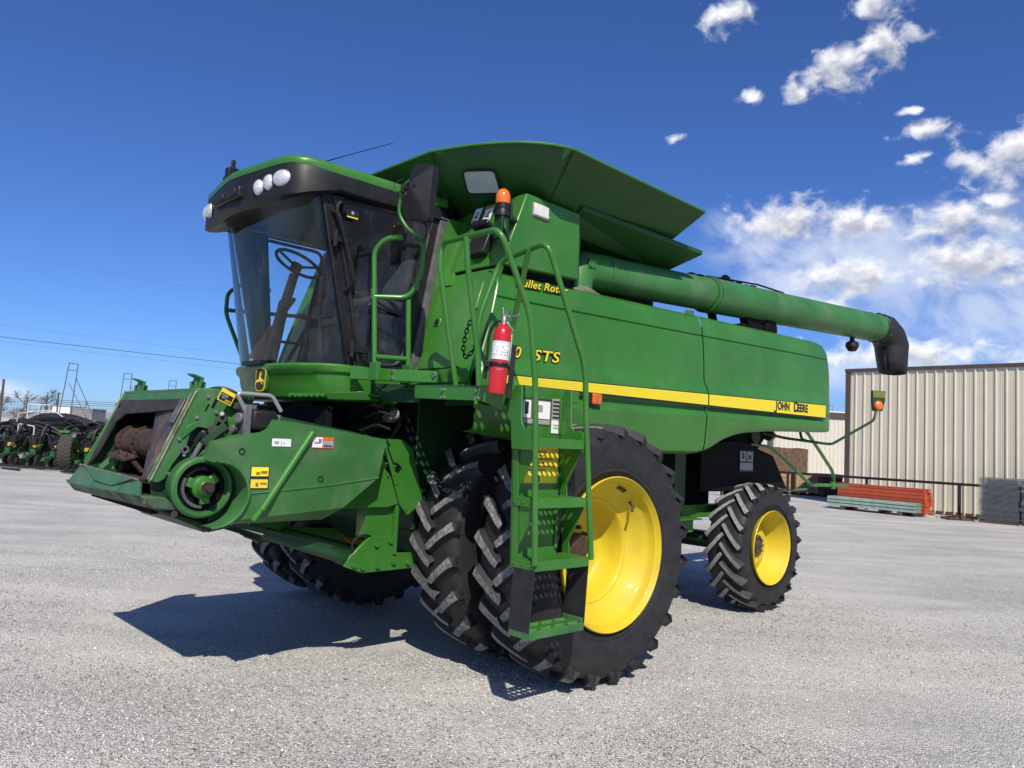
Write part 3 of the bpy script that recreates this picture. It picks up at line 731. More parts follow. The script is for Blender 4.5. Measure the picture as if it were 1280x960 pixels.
def wcurve(z, off=0.0, n=40):
    f = (z-2.19)/(3.40-2.19); xp = 1.50+.31*f+off*.5; bb = .33-.15*f; hw = .765+off
    out = []
    for i in range(n+1):
        y = hw*math.sin(-math.pi/2+math.pi*i/n); u = min(abs(y)/hw, 1)
        out.append((xp+(bb+off*.5)*max(0, 1-u**2.3)**(1/2.0), y, z))
    return out
mb = MB(); mb.grid([wcurve(2.19+(3.40-2.19)*k/8) for k in range(9)]); mb.build('windscreen', GLASS, HARV, smooth=80)
# pedestal below the windscreen
mb = MB()
rows = [wcurve(2.205, -.05), wcurve(2.205, .025), wcurve(2.19, .035), wcurve(2.15, .032), wcurve(2.13, .012), wcurve(2.05, .008), wcurve(1.96, -.012), wcurve(1.945, -.05)]
mb.grid(rows)
for k in (rows[0], rows[-1]): mb.face([mb.vert(p) for p in k])
for s_ in (0, -1): mb.grid([[Vector(r[s_]), Vector((1.05, r[s_][1]*1.03, r[s_][2]))] for r in rows])
ped = mb.build('cab_pedestal', GREEN, HARV, smooth=40)
mb = MB(); mb.box((.9, -.74, 2.12), (1.47, .78, 2.18)); mb.box((.9, -.55, 1.2), (1.25, .55, 2.15)); mb.box((.86, -.78, 1.5), (.95, .78, 2.1)); mb.build('cab_floor', VOID, HARV)
# pillars, door frame and glass
cab = HARV
PT = dict(fb=V(1.49, .790, 2.19), ft=V(1.80, .790, 3.44), rb=V(1.04, .845, 2.19), rt=V(.83, .845, 3.45))
def mir(p, s_): return Vector((p.x, p.y*s_, p.z))
for s_ in (1, -1):
    mb = MB()
    wdt = .07 if s_ > 0 else .13; wtop = .07 if s_ > 0 else .30
    a, b_ = mir(PT['fb'], s_), mir(PT['ft'], s_); dx = Vector((wdt, 0, 0))
    mb.prism([a+V(.02, 0, 0), a-dx, b_-V(wtop, 0, 0), b_+V(.02, 0, 0)], (0, -.05*s_, 0))
    mb.build('front_pillar', BLACK, HARV, bev=.008)
    mb = MB(); a, b_ = mir(PT['rb'], s_), mir(PT['rt'], s_); dx = Vector((.075, 0, 0))
    mb.prism([a+dx*.6, a-dx, b_-dx*1.2, b_+dx*.5], (0, -.06*s_, 0)); mb.build('rear_pillar', BLACK, HARV, bev=.008)
    mb = MB()  # door glass with rounded frame corners
    q = [mir(PT['fb'], s_)+V(-.07, s_*.004, .02), mir(PT['rb'], s_)+V(.05, s_*.004, .02), mir(PT['rt'], s_)+V(.04, s_*.004, -.02), mir(PT['ft'], s_)+V(-.07, s_*.004, -.02)]
    mb.poly(q); dg_ = mb.build('door_glass', GLASSD if s_ > 0 else GLASS, HARV, smooth=0)
    mb = MB(); c4 = [p+(sum(q, Vector())/4-p)*.03 for p in q]; pth = []
    for i in range(4):
        p0, p1, p2 = c4[i-1], c4[i], c4[(i+1) % 4]; a_ = p1+(p0-p1).normalized()*.12; b2 = p1+(p2-p1).normalized()*.12
        for k in range(6): t = k/5; pth.append(a_*(1-t)**2+p1*2*t*(1-t)+b2*t*t)
    mb.tube([p+V(0, s_*.004, 0) for p in pth], .016, 8, closed=True)
    mb.build('door_seal', BLACK, dg_)
# filler strip between door and bulkhead (grey weathered seal)
mb = MB(); mb.prism([V(.80, .87, 3.47), V(.735, .87, 3.47), V(.955, .87, 2.16), V(1.02, .87, 2.16)], (0, -.12, 0)); mb.build('pillar_cover', mat('grey_worn_seal', (.085, .085, .082), .7, 0, .3, 10), HARV, bev=.006)
mb = MB(); mb.box((.60, -.86, 2.1), (.78, .80, 3.5)); mb.prism([V(.78, -.84, 2.2), V(.99, -.84, 2.2), V(.80, -.84, 3.45), V(.78, -.84, 3.45)], (0, 1.68, 0)); mb.build('cab_rear_wall', INT, HARV)
MB().prism([V(.737, .866, 3.47), V(.50, .866, 3.47), V(.68, .866, 3.02), V(.66, .866, 3.0), V(.94, .866, 2.16), V(.957, .866, 2.16)], (0, -.06, 0)).build('cab_side_filler', GREEN, HARV)
mb = MB(); mb.box((.8, -.8, 3.485), (1.98, .8, 3.51)); mb.build('headliner', INT, HARV)
# black grab bar and hinges by the front pillar
mb = MB(); fpx = lambda z: 1.49+(z-2.19)*.248
mb.tube(bez([(fpx(3.30)-.04, .79, 3.30), (fpx(3.30)-.05, .87, 3.28), (fpx(2.82)-.09, .88, 2.82), (fpx(2.76)-.05, .80, 2.74)], .05), .013, 8)
mb.build('grab_bar', BLACK, HARV)
for z in (3.1, 2.32):
    mb = MB(); mb.box((fpx(z)-.14, .80, z-.02), (fpx(z)+.01, .845, z+.025)); mb.disc((fpx(z)-.01, .83, z), (0, 0, 1), .018, .12, 10); mb.build('door_hinge', BLACK, HARV, bev=.004)
mb = MB(); mb.tube([(1.12, .855, 2.62), (1.36, .86, 2.70), (1.40, .84, 2.66)], .010, 6); mb.build('door_pull', BLACK, HARV)
label(HARV, (fpx(3.27)-.12, .842, 3.27), UL, UZ, .10, .06, [(.05, .05, .95, .2, LTEXT), (.4, .5, .6, .9, GREY)], BLACKM, name='glass_sticker')
# interior
seat = empty('operator_seat', HARV, (-.10, .06, 0))
mb = MB(); mb.box((.98, -.22, 2.60), (1.38, .22, 2.74)); mb.build('cushion', SEAT, seat, bev=.04)
mb = MB(); mb.prism([V(.99, -.21, 2.70), V(1.08, -.21, 2.72), V(.98, -.2, 3.22), V(.88, -.2, 3.2)], (0, .42, 0)); mb.build('backrest', SEAT, seat, bev=.03)
mb = MB(); mb.box((1.02, -.18, 2.2), (1.32, .18, 2.60)); mb.build('suspension', INT, seat, bev=.02)
mb = MB(); mb.box((1.0, .26, 2.80), (1.32, .33, 2.86)); mb.box((1.0, -.30, 2.78), (1.30, -.22, 2.86)); mb.build('armrest', INT, seat, bev=.015)
s2 = empty('passenger_seat', HARV)
mb = MB(); mb.box((1.0, .38, 2.66), (1.34, .74, 2.76)); mb.build('cushion', SEAT, s2, bev=.035)
mb = MB(); mb.prism([V(.98, .40, 2.78), V(1.05, .40, 2.79), V(.965, .40, 3.12), V(.90, .40, 3.12)], (0, .34, 0)); mb.build('backrest', SEAT, s2, bev=.03)
mb = MB(); mb.box((1.0, .40, 2.2), (1.28, .72, 2.64)); mb.build('storage_box', INT, s2, bev=.02)
st = empty('steering_column', HARV)
mb = MB(); mb.prism([V(1.68, -.09, 2.2), V(1.78, -.09, 2.2), V(1.69, -.045, 2.75), V(1.62, -.045, 2.75)], (0, .085, 0)); mb.prism([V(1.63, -.045, 2.66), V(1.70, -.045, 2.66), V(1.62, -.04, 2.98), V(1.56, -.04, 2.98)], (0, .085, 0)); mb.build('column', INT, st, bev=.02)
cW = Vector((1.565, 0, 3.055)); nW = Vector((-.42, 0, .9)).normalized(); uW = Vector((0, 1, 0)); vW = nW.cross(uW)
mb = MB(); mb.tube([cW+uW*math.cos(2*math.pi*k/32)*.19+vW*math.sin(2*math.pi*k/32)*.19 for k in range(32)], .014, 8, closed=True)
for k in range(3): t = 2*math.pi*k/3+.5; mb.tube([cW-nW*.03, cW+uW*math.cos(t)*.19+vW*math.sin(t)*.19], .011, 6)
mb.disc(cW-nW*.03, nW, .045, .05, 16); mb.build('steering_wheel', BLACK, st)
mb = MB(); mb.box((.98, -.50, 2.2), (1.16, -.28, 2.62)); mb.tube([(1.40, .20, 2.3), (1.46, .20, 2.7), (1.44, .18, 2.95)], .02, 8); mb.box((1.36, .06, 2.62), (1.44, .26, 2.72)); mb.tube([(1.62, -.70, 3.40), (1.60, -.68, 3.28), (1.56, -.66, 3.22), (1.58, -.62, 3.12)], .016, 8); mb.disc((1.58, -.62, 3.08), (0, 0, 1), .03, .05, 12)
mb.build('side_console', INT, HARV, bev=.01)
mb = MB(); mb.box((1.86, -.16, 2.2), (1.9, .16, 2.23)); mb.beam((1.30, -.74, 2.2), (1.02, -.74, 2.75), .03, .03); mb.beam((1.42, -.74, 2.50), (.98, -.74, 2.50), .025, .025); mb.build('cab_grab_rail', BLACK, HARV)

# pedestal badge : shield with leaping deer
bo = Vector((1.828, .11, 2.085)); bn_ = Vector((1, .18, 0)).normalized(); bu = Vector((0, 0, 1)).cross(bn_).normalized()
Mb = basis(bo, bu, (0, 0, 1))
def badge_outline(w, h, n=6):
    pts = []
    for (cx, cy, a0) in ((w-.035, h-.03, 0), (-w+.035, h-.03, 90), (-w*.78+.03, -h+.03, 180), (w*.78-.03, -h+.03, 270)):
        for k in range(n+1): t = R(a0+90*k/n); pts.append((cx+.03*math.cos(t), cy+.03*math.sin(t)))
    return pts
badge = MB().prism([Mb @ Vector((x, y, .002)) for x, y in badge_outline(.075, .095)], bn_*.03).build('badge', GREEN, HARV, bev=.004)
MB().prism([Mb @ Vector((x, y, .0325)) for x, y in badge_outline(.070, .090)], bn_*.003).build('badge_border', LTEXT, badge, smooth=0)
MB().prism([Mb @ Vector((x, y, .036)) for x, y in badge_outline(.062, .082)], bn_*.002).build('badge_field', mat('badge_brown', (.035, .028, .02), .5), badge, smooth=0)
deer = [(-.046, -.004), (-.036, .010), (-.016, .013), (-.006, .026), (-.006, .040), (-.020, .045), (-.018, .050), (-.006, .049), (-.012, .066), (-.008, .067), (-.002, .054), (.004, .068), (.008, .066), (.003, .050), (.010, .040), (.010, .026), (.018, .012), (.040, .004), (.054, -.010), (.058, -.030), (.052, -.030), (.044, -.014), (.030, -.012), (.014, -.010), (.0, -.006), (-.012, -.010), (-.022, -.026), (-.030, -.028), (-.022, -.010), (-.026, -.002), (-.036, -.002), (-.044, -.016), (-.050, -.016)]
md = MB()
dv = [Mb @ Vector((-x*1.0, y-.01, .0385)) for x, y in deer][::-1]
md.prism(dv, bn_*.0015); md.build('badge_deer', LTEXT, badge, smooth=0)

# serrated front step under the pedestal
mb = MB(); mb.prism([V(1.80, .55, 1.965), V(1.44, .92, 2.0), V(1.30, .92, 2.0), V(1.55, .50, 1.965)], (0, 0, -.012)); mb.prism([V(1.44, .925, 2.015), V(1.38, .925, 1.955), V(1.62, .74, 1.945), V(1.66, .74, 1.985)], (.012, .012, 0))
mb.build('front_step', GREEN, HARV, bev=.003)
mb = MB()
for k in range(7): q = V(1.82, .53, 1.965).lerp(V(1.66, .72, 1.975), k/6); mb.tube([q, q+V(-.06, -.02, 0)], .016, 7)
mb.build('step_teeth', GREEN, HARV)
# hoses and shapes in the dark bay behind the feeder
mb = MB(); rr = random.Random(5)
for k in range(9):
    mb = MB(); y0 = rr.uniform(-.1, .7); z0 = rr.uniform(1.75, 1.93); mb.tube(bez([(1.30, y0, z0), (1.34, y0+.12, z0-.05), (1.30, y0+.25, z0+.02), (1.25, y0+.38, z0-.02)], .1), .011, 6); mb.build('hydraulic_hose', BLACK, HARV)
mb = MB()
for k in range(8): mb.disc((1.27, rr.uniform(-.4, .6), rr.uniform(1.5, 1.95)), (1, .3, 0), rr.uniform(.02, .05), .08, 10)
tag(mb.build('hose_fittings', BLACK, HARV), kind='stuff')
mb = MB(); mb.prism([V(.98, .30, 2.10), V(.98, .80, 2.10), V(1.26, .55, 1.55), V(1.28, .25, 1.75)], (-.03, 0, 0)); mb.box((1.16, .20, 1.5), (1.24, .5, 1.9)); mb.build('bay_plate', GREENK, HARV)
mb = MB(); rows = []
for q, o in ((1.12, -.06), (1.12, 0), (1.0, .01)): rows.append([V(1.03+o, .60+.085*q*math.cos(2*math.pi*k/24), 1.875+.06*q*math.sin(2*math.pi*k/24)) for k in range(25)])
mb.grid(rows); bl = mb.build('lower_lamp', GREY, HARV)
mb = MB(); mb.grid([[V(1.04+o, .60+.085*q*math.cos(2*math.pi*k/24), 1.875+.06*q*math.sin(2*math.pi*k/24)) for k in range(25)] for q, o in ((1, 0), (.7, .015), (.02, .02))]); mb.build('lamp_glass', LENS, bl, smooth=60)

# ---- platform and handrails -------------------------------------------
HR = .019
plat = empty('access_platform', HARV)
mb = MB(); mb.perf((.55, .93, 2.045), (1, 0, 0), (0, 1, 0), .70, 1.22, .058, .021); mb.build('perforated_floor', GREEN, plat, smooth=0, solid=.004, fix=False)
mb = MB()
mb.prism([V(1.515, .83, 2.19), V(1.21, 1.46, 2.165), V(1.21, 1.46, 2.085), V(1.515, .83, 2.10)], (-.035, -.015, 0))
mb.build('front_beam', GREEN, plat, bev=.006)
mb = MB(); mb.prism([V(1.26, 1.28, 2.07), V(1.275, 2.02, 2.05), V(1.27, 2.02, 1.955), V(1.255, 1.28, 1.975)], (-.03, 0, 0)); mb.box((.50, 2.13, 1.99), (1.2, 2.16, 2.07))
mb.prism([V(1.275, 2.02, 2.05), V(1.20, 2.19, 2.05), V(1.18, 2.12, 1.90), V(1.27, 2.02, 1.955)], (-.025, -.01, 0)); mb.build('edge_beam', GREEN, plat, bev=.005)
mb = MB(); mb.prism([V(1.30, .74, 2.09), V(1.20, 1.26, 2.08), V(1.20, 1.26, 1.95), V(1.28, .95, 1.95), V(1.30, .74, 1.99)], (-.02, -.005, 0))
for k in range(14): mb.disc(V(1.30, .76, 2.0)+V(-.10, .5, 0)*rr.random()+V(.008, 0, rr.uniform(.0, .07)), (1, .2, 0), .008, .02, 6)
mb.beam((1.2, .8, 1.95), (1.05, .2, 1.55), .03, .06); mb.beam((.9, 1.2, 1.98), (.9, 2.1, 1.98), .04, .06)
mb.build('bolted_bracket', GREENK, plat, bev=.003)
mb = MB()
for q in ((1.22, 1.45, 2.13), (1.222, 1.44, 2.15), (1.36, 1.15, 2.16), (1.36, 1.15, 2.11), (1.44, 1.0, 2.16), (1.44, 1.0, 2.11), (1.265, 1.62, 2.03), (1.266, 1.62, 1.98), (1.27, 1.98, 2.02), (1.27, 1.98, 1.97)): mb.disc(q, (1, .2, 0), .010, .03, 6)
mb.build('beam_bolts', STEEL, plat)
def rail(name, paths, r=HR, parent=None, m=GREEN):
    mb = MB()
    for p in paths: mb.tube(p, r, 12)
    return mb.build(name, m, parent or HARV)
# gate shaped rail in front of the cab door
rail('door_handrail', [bez([(1.45, 1.06, 2.10), (1.45, .985, 2.72), (1.45, .945, 3.05), (1.40, 1.03, 3.14), (1.33, 1.12, 3.14)], .07),
     bez([(1.24, 1.18, 3.135), (1.205, 1.215, 3.10), (1.20, 1.21, 2.90), (1.235, 1.12, 2.715), (1.45, .99, 2.70)], .07),
     [(1.23, 1.10, 2.71), (1.21, 1.13, 2.10)], [(1.45, 1.055, 2.26), (1.215, 1.12, 2.265)]])
mb = MB(); mb.tube([(1.45, .985, 2.68), (1.45, .975, 2.76)], .024, 12); mb.build('rail_sleeve', GREEN, HARV)
for p in ((1.455, 1.07, 2.15), (1.22, 1.14, 2.15)): MB().box((p[0]-.01, p[1]-.05, 2.09), (p[0]+.02, p[1]+.05, 2.22)).build('rail_socket', GREEN, HARV, bev=.003)
# the same rail on the far side of the cab
rail('far_handrail', [bez([(1.45, -1.05, 2.2), (1.62, -1.25, 2.75), (1.62, -1.25, 2.95), (1.5, -1.2, 3.05), (1.3, -1.05, 3.0)], .06), [(1.65, -1.22, 2.78), (.95, -1.0, 2.80)], bez([(1.05, -1.0, 2.79), (.93, -1.0, 2.79), (.90, -1.0, 2.5)], .06), [(1.45, -1.05, 2.35), (1.1, -.95, 2.95)]])
railA = [bez([(1.085, 2.385, .97), (1.15, 2.385, 2.05), (1.22, 2.385, 2.47), (1.50, 2.38, 2.95), (1.33, 1.60, 3.025), (1.34, 1.60, 2.88), (1.14, 1.60, 2.06)], .10), bez([(1.445, 2.0, 2.975), (1.42, 2.0, 2.8), (1.30, 2.0, 2.26), (1.275, 2.0, 2.05)], .05)]
railB = [bez([(.57, 2.385, .97), (.675, 2.385, 1.86), (.705, 2.385, 2.21), (1.10, 2.38, 2.955), (1.0, 1.83, 2.93), (1.14, 1.80, 2.52), (1.135, 1.80, 2.3), (.98, 1.93, 2.05)], .09), bez([(1.085, 2.2, 2.945), (.94, 1.92, 2.45), (1.02, 2.0, 2.2), (1.08, 2.15, 2.03)], .06)]
rail('ladder_handrail', railA); rail('ladder_handrail', railB)
mb = MB()
cp = bez([(1.16, 1.80, 2.58), (1.20, 1.74, 2.42), (1.17, 1.69, 2.28), (1.12, 1.70, 2.24), (1.13, 1.78, 2.34), (1.14, 1.80, 2.40)], .08, 6)
tot = 0; pts = [cp[0]]
for a, q in zip(cp, cp[1:]):
    while (q-pts[-1]).length > .030: pts.append(pts[-1]+(q-pts[-1]).normalized()*.030)
for i in range(len(pts)-1):
    a, q = pts[i], pts[i+1]; d = (q-a).normalized(); sdv = d.cross(Vector((.6, .7, .2))).normalized(); sdv = sdv if i % 2 else d.cross(sdv)
    c = (a+q)/2; mb.tube([c+d*math.cos(2*math.pi*k/10)*.021+sdv*math.sin(2*math.pi*k/10)*.012 for k in range(10)], .0042, 5, closed=True)
mb.build('safety_chain', VOID, HARV)

# ---- ladder -------------------------------------------------------------
lad = empty('access_ladder', HARV)
def lx(z): return 1.075+(z-.97)*.045, .585+(z-.97)*.125     # front (left in view) and rear x at height z
mb = MB()   # head frame with hand cut-outs
for s_, xh in ((1, 1.145), (-1, .68)):
    out = [V(xh, 2.19, 1.66), V(xh, 2.38, 1.66), V(xh, 2.38, 1.78), V(xh, 2.35, 1.80), V(xh, 2.30, 1.79), V(xh, 2.27, 1.83), V(xh, 2.26, 2.06), V(xh, 2.20, 2.06), V(xh, 2.115, 1.93), V(xh, 2.17, 1.84)]
    mb.prism(out, (-.012*s_, 0, 0))
mb.build('ladder_head', GREEN, lad, bev=.004)
mb = MB()
for z0, z1 in ((.93, 1.75),):
    for k in range(2):
        xa, xb = lx(z0)[k], lx(z1)[k]; q = .012 if k == 0 else -.012
        mb.prism([V(xa, 2.155, z0), V(xa, 2.215, z0), V(xb, 2.215, z1), V(xb, 2.155, z1)], (-q, 0, 0))
        for zz in (1.69, 1.32, .955): mb.prism([V(lx(zz)[k]-q, 2.214, zz), V(lx(zz)[k]-q, 2.365, zz), V(lx(zz-.05)[k]-q, 2.365, zz-.02), V(lx(zz-.3)[k]-q, 2.214, max(zz-.26, .935))], (-q*.6, 0, 0))
        if k == 0:
            xm = xa-.045; mb.prism([V(xa, 2.16, z0), V(xm-.005, 2.16, z0), V(xb-.045, 2.16, z1), V(xb, 2.16, z1)], (0, .012, 0))
mb.build('ladder_stile', GREEN, lad, bev=.003)
mb = MB(); mb.prism([V(1.045, 2.155, .98), V(.66, 2.155, .98), V(.665, 2.155, 2.03), V(1.06, 2.155, 2.03)], (0, -.014, 0)); mb.prism([V(.665, 2.16, 1.78), V(.70, 2.16, 1.78), V(.70, 2.16, 2.0), V(.665, 2.16, 2.0)], (0, .02, 0)); mb.prism([V(1.03, 2.158, 1.02), V(.99, 2.158, 1.02), V(1.0, 2.158, 1.34), V(1.03, 2.158, 1.34)], (0, .012, 0)); mb.prism([V(.69, 2.158, 1.02), V(.665, 2.158, 1.02), V(.67, 2.158, 1.34), V(.69, 2.158, 1.34)], (0, .012, 0)); mb.build('ladder_back_panel', GREEN, lad, bev=.004)
for i, z in enumerate((1.735, 1.365, .985)):
    x1, x0 = lx(z); s = MB(); s.perf((x0+.008, 2.175, z), (1, 0, 0), (0, 1, 0), x1-x0-.02, .20, .045, .0155)
    st_ = s.build('step', GREEN, lad, smooth=0, solid=.004, fix=False)
    s = MB(); s.box((x0, 2.372, z-.058), (x1, 2.384, z+.004)); s.box((x1-.012, 2.18, z-.055), (x1+.004, 2.372, z)); s.box((x0+.004, 2.15, z-.03), (x1-.01, 2.162, z))
    for k in range(3): s.disc((x1+.006, 2.20+.07*k, z-.03), (1, 0, 0), .008, .01, 6)
    s.build('step_lip', GREEN, st_, bev=.003)
# flexible lower step
mb = MB(); z = .565; x1, x0 = 1.09, .60
s = MB(); s.perf((x0, 2.19, z), (1, 0, 0), (0, 1, 0), x1-x0, .17, .05, .017)
for k in range(4):
    for j in range(7):
        for yy in (2.225, 2.335): s.tube([(x0+.03+.123*k+.0125*j, yy, z), (x0+.03+.123*k+.0125*j, yy, z+.012)], [.005, .001], 4)
ls = s.build('step', GREEN, lad, smooth=0, solid=.004, fix=False)
s = MB(); s.box((x0, 2.362, z-.045), (x1, 2.374, z+.004)); s.box((x1-.010, 2.19, z-.045), (x1+.004, 2.362, z+.03)); s.box((x0-.004, 2.19, z-.045), (x0+.010, 2.362, z+.03)); s.box((x0, 2.185, z-.03), (x1, 2.195, z))
s.build('step_lip', GREEND, ls, bev=.003)
for nm, xa, xb in (('l', 1.096, 1.076), ('r', .598, .585)):
    s = MB(); s.prism([V(xa, 2.19, .56), V(xa, 2.365, .56), V(xb, 2.372, .94), V(xb, 2.19, .94)], (-.010, 0, 0)); s.build('rubber_strap', RUBBER, lad)
# stickers on the ladder panel
side(lad, 1.035, 2.158, 1.825, .26, .16, [(.02, .25, .28, .96, WHITE), (.06, .4, .2, .9, BLACKM), (.42, .25, .96, .96, WHITE), (.5, .5, .7, .8, GREY), (.02, .03, .96, .2, GREY)], mat('brown_label', (.20, .09, .05), .5))
side(lad, .765, 2.1585, 1.86, .115, .145, lines(.06, .05, .94, .95, 5, BLACKM, 2), GREY)
side(lad, .765, 2.1585, 1.775, .135, .085, lines(.1, .3, .9, .75, 2, GREY, 4), WHITE)
side(lad, 1.005, 2.1585, 1.445, .32, .27, [(.05, .86, .6, .93, BLACKM), (.03, .04, .97, .18, mat('bright_yellow_label', (.9, .75, .03), .5))]+lines(.06, .28, .94, .80, 6, mat('olive_print', (.30, .22, .03), .5), 8)+[(.42, .03, .47, .2, BLACKM)], YLAB)
mb = MB(); mb.box((-.30, 1.655, 2.035), (-.19, 1.690, 2.125)); mk_ = mb.build('side_marker_lamp', AMBER, HARV, bev=.012)
mb = MB(); mb.box((-.20, 1.63, 2.03), (-.15, 1.675, 2.13)); mb.build('marker_base', BLACK, mk_, bev=.006)

# ---- mirror ---------------------------------------------------------------
mr = empty('rear_view_mirror', HARV)
c4 = [V(1.46, 1.395, 3.585), V(1.44, 1.60, 3.545), V(1.44, 1.575, 3.15), V(1.47, 1.285, 3.215)]
cc = sum(c4, Vector())/4
def rounded(q, r):
    out = []
    for i in range(4):
        a, p, c_ = q[i-1], q[i], q[(i+1) % 4]; p1 = p+(a-p).normalized()*r; p2 = p+(c_-p).normalized()*r
        for k in range(5): t = k/4; out.append(p1*(1-t)**2+p*2*t*(1-t)+p2*t*t)
    return out
o1 = rounded(c4, .045); mb = MB(); apex = cc+V(.095, .01, .03)
rows = [[p+V(-.05, 0, 0) for p in o1+o1[:1]], [p for p in o1+o1[:1]], [p+(cc-p)*.10+V(.012, 0, 0) for p in o1+o1[:1]], [p+(apex-p)*.93 for p in o1+o1[:1]]]
mb.grid(rows); mb.face([mb.vert(p) for p in rows[-1][:-1]]); mb.face([mb.vert(p) for p in rows[0][:-1]]); mb.build('mirror_shell', BLACK, mr, smooth=25)
mb = MB(); mb.prism([p+(cc-p)*.06+V(-.051, 0, 0) for p in o1], (-.004, 0, 0)); mb.build('mirror_glass', CHROME, mr, smooth=0)
mb = MB(); mb.beam(cc+V(.05, -.12, .03), cc+V(.06, .05, .02), .03, .025); mb.disc(cc+V(.06, -.1, .03), (0, 0, 1), .018, .06, 10); mb.build('mirror_clamp', BLACK, mr, bev=.003)
mb = MB(); mb.tube(bez([(1.25, 1.20, 3.13), (1.36, 1.40, 3.09), (1.45, 1.36, 3.13), (1.50, 1.30, 3.25), (1.50, 1.33, 3.36), (1.50, 1.38, 3.44), (1.50, 1.42, 3.45)], .07), .012, 10); mb.build('mirror_arm', GREEN, mr)
mb = MB(); mb.tube(bez([(1.47, 1.30, 3.50), (1.52, 1.25, 3.46), (1.52, 1.27, 3.38), (1.48, 1.38, 3.42)], .03), .004, 5); mb.build('mirror_cable', BLACK, mr)

# ---- feeder house -----------------------------------------------------------
fee = empty('feeder_house', HARV)
mb = MB(); tw = [(2.56, 1.91), (2.42, 1.86), (2.22, 1.62), (.95, 1.62), (.86, 1.30), (2.40, 1.02), (2.76, 1.18), (2.79, 1.36)]
for s_ in (-1, 1): mb.prism([V(x, s_*.70, z) for x, z in tw], (0, -.02*s_, 0))
mb.prism([V(2.50, -.68, 1.90), V(2.38, -.68, 1.86), V(.95, -.62, 1.66), V(.95, -.62, 1.63), V(2.40, -.68, 1.83)], (0, 1.36, 0)); mb.prism([V(2.52, -.62, 1.10), V(2.40, -.62, 1.01), V(.9, -.62, 1.29), V(.9, -.62, 1.31), V(2.38, -.62, 1.04)], (0, 1.24, 0)); mb.box((1.2, -.6, 1.4), (1.25, .6, 1.8))
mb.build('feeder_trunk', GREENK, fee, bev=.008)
ft_, fb_ = V(2.57, 0, 1.925), V(2.80, 0, 1.36)      # face plane top / bottom
def fp(y, t, d=0): p = ft_.lerp(fb_, t); n = V(.565, 0, .23).normalized(); return V(p.x, y, p.z)+n*d
flange = [(2.56, 1.945), (2.40, 1.95), (2.35, 1.925), (2.34, 1.90), (2.40, 1.78), (2.44, 1.685), (2.47, 1.665), (2.52, 1.705), (2.58, 1.675), (2.605, 1.58), (2.68, 1.46), (2.72, 1.37), (2.76, 1.345), (2.79, 1.35), (2.81, 1.40)]
for s_ in (1, -1):
    mb = MB(); mb.prism([V(x, s_*.755, z) for x, z in flange], (0, -.02*s_, 0)); mb.build('faceplate_flange', GREEND, fee, bev=.004)
mb = MB()
for k in range(5):
    f = .12+.18*k; p = fp(.757, f); mb.obox(p+V(-.10, 0, -.03), V(-.24, 0, .565), (0, 1, 0), V(.565, 0, .24), .05, .004, .008)
mb.obox((2.45, .757, 1.86), V(-.24, 0, .565), (0, 1, 0), V(.565, 0, .24), .07, .004, .016)
mb.build('flange_slot', VOID, fee)
WEAR = mat('worn_edge', (.22, .19, .13), .6, .2, .5, 14, .7, (.06, .045, .035), 16)
mb = MB(); mb.tube([fp(.757, .0, .004), fp(.757, .5, .004), fp(.757, 1.0, .004)], .007, 6); mb.tube([fp(.70, .03, .006), fp(.70, 1.0, .006)], .006, 6); mb.tube([fp(-.75, .0, .004), fp(-.755, 1.0, .004)], .008, 6); mb.tube([V(2.842, -.70, 1.375), V(2.842, .64, 1.356)], .008, 6); tag(mb.build('worn_edge', WEAR, fee), kind='stuff')
for x, z in ((2.50, 1.90), (2.44, 1.80), (2.62, 1.52), (2.70, 1.40), (2.56, 1.76), (2.66, 1.62), (2.40, 1.90)): MB().disc((x, .762, z), (0, 1, 0), .012, .014, 6).build('bolt', MATS['dull_zinc'] if 'dull_zinc' in MATS else STEEL, fee)
mb = MB(); mb.prism([V(2.64, .758, 1.62), V(2.55, .758, 1.70), V(2.48, .758, 1.69), V(2.44, .758, 1.72), V(2.44, .758, 1.76), V(2.52, .758, 1.755), V(2.62, .758, 1.70)], (0, .008, 0)); mb.build('flange_gusset', GREEND, fee, bev=.003)
mb = MB(); mb.beam((2.52, .80, 1.60), (2.40, .84, 1.72), .03, .05); mb.beam((2.50, .80, 1.52), (2.34, .82, 1.60), .025, .04); mb.tube([(2.60, .79, 1.46), (2.40, .82, 1.66)], .012, 8); mb.build('latch_link', GREENK, fee, bev=.003)
for k, (y0, z0) in enumerate(((.40, 1.90), (.52, 1.93), (.60, 1.88), (.30, 1.92))): MB().tube(bez([(2.46, y0, z0), (2.36, y0+.10, z0+.05), (2.22, y0+.16, z0-.02), (2.08, y0+.12, z0-.12), (1.9, y0, z0-.2)], .1), .013, 7).build('hydraulic_hose', BLACK, fee)
mb = MB()
mb.prism([fp(-.755, 0), fp(.735, 0), fp(.735, 0)+V(-.16, 0, .01), fp(-.755, 0)+V(-.16, 0, .01)], (0, 0, .022)); mb.prism([fp(-.75, -.03), fp(.74, -.03), fp(.74, .09), fp(-.75, .09)], (-.02, 0, -.008))
mb.prism([fp(.745, -.02, .002), fp(.70, -.02, .002), fp(.70, 1.02, .002), fp(.745, 1.02, .002)], (-.02, 0, -.008)); mb.prism([fp(-.755, -.02, .002), fp(-.715, -.02, .002), fp(-.715, 1.02, .002), fp(-.755, 1.02, .002)], (-.02, 0, -.008))
mb.build('faceplate_frame', GREEND, fee, bev=.004)
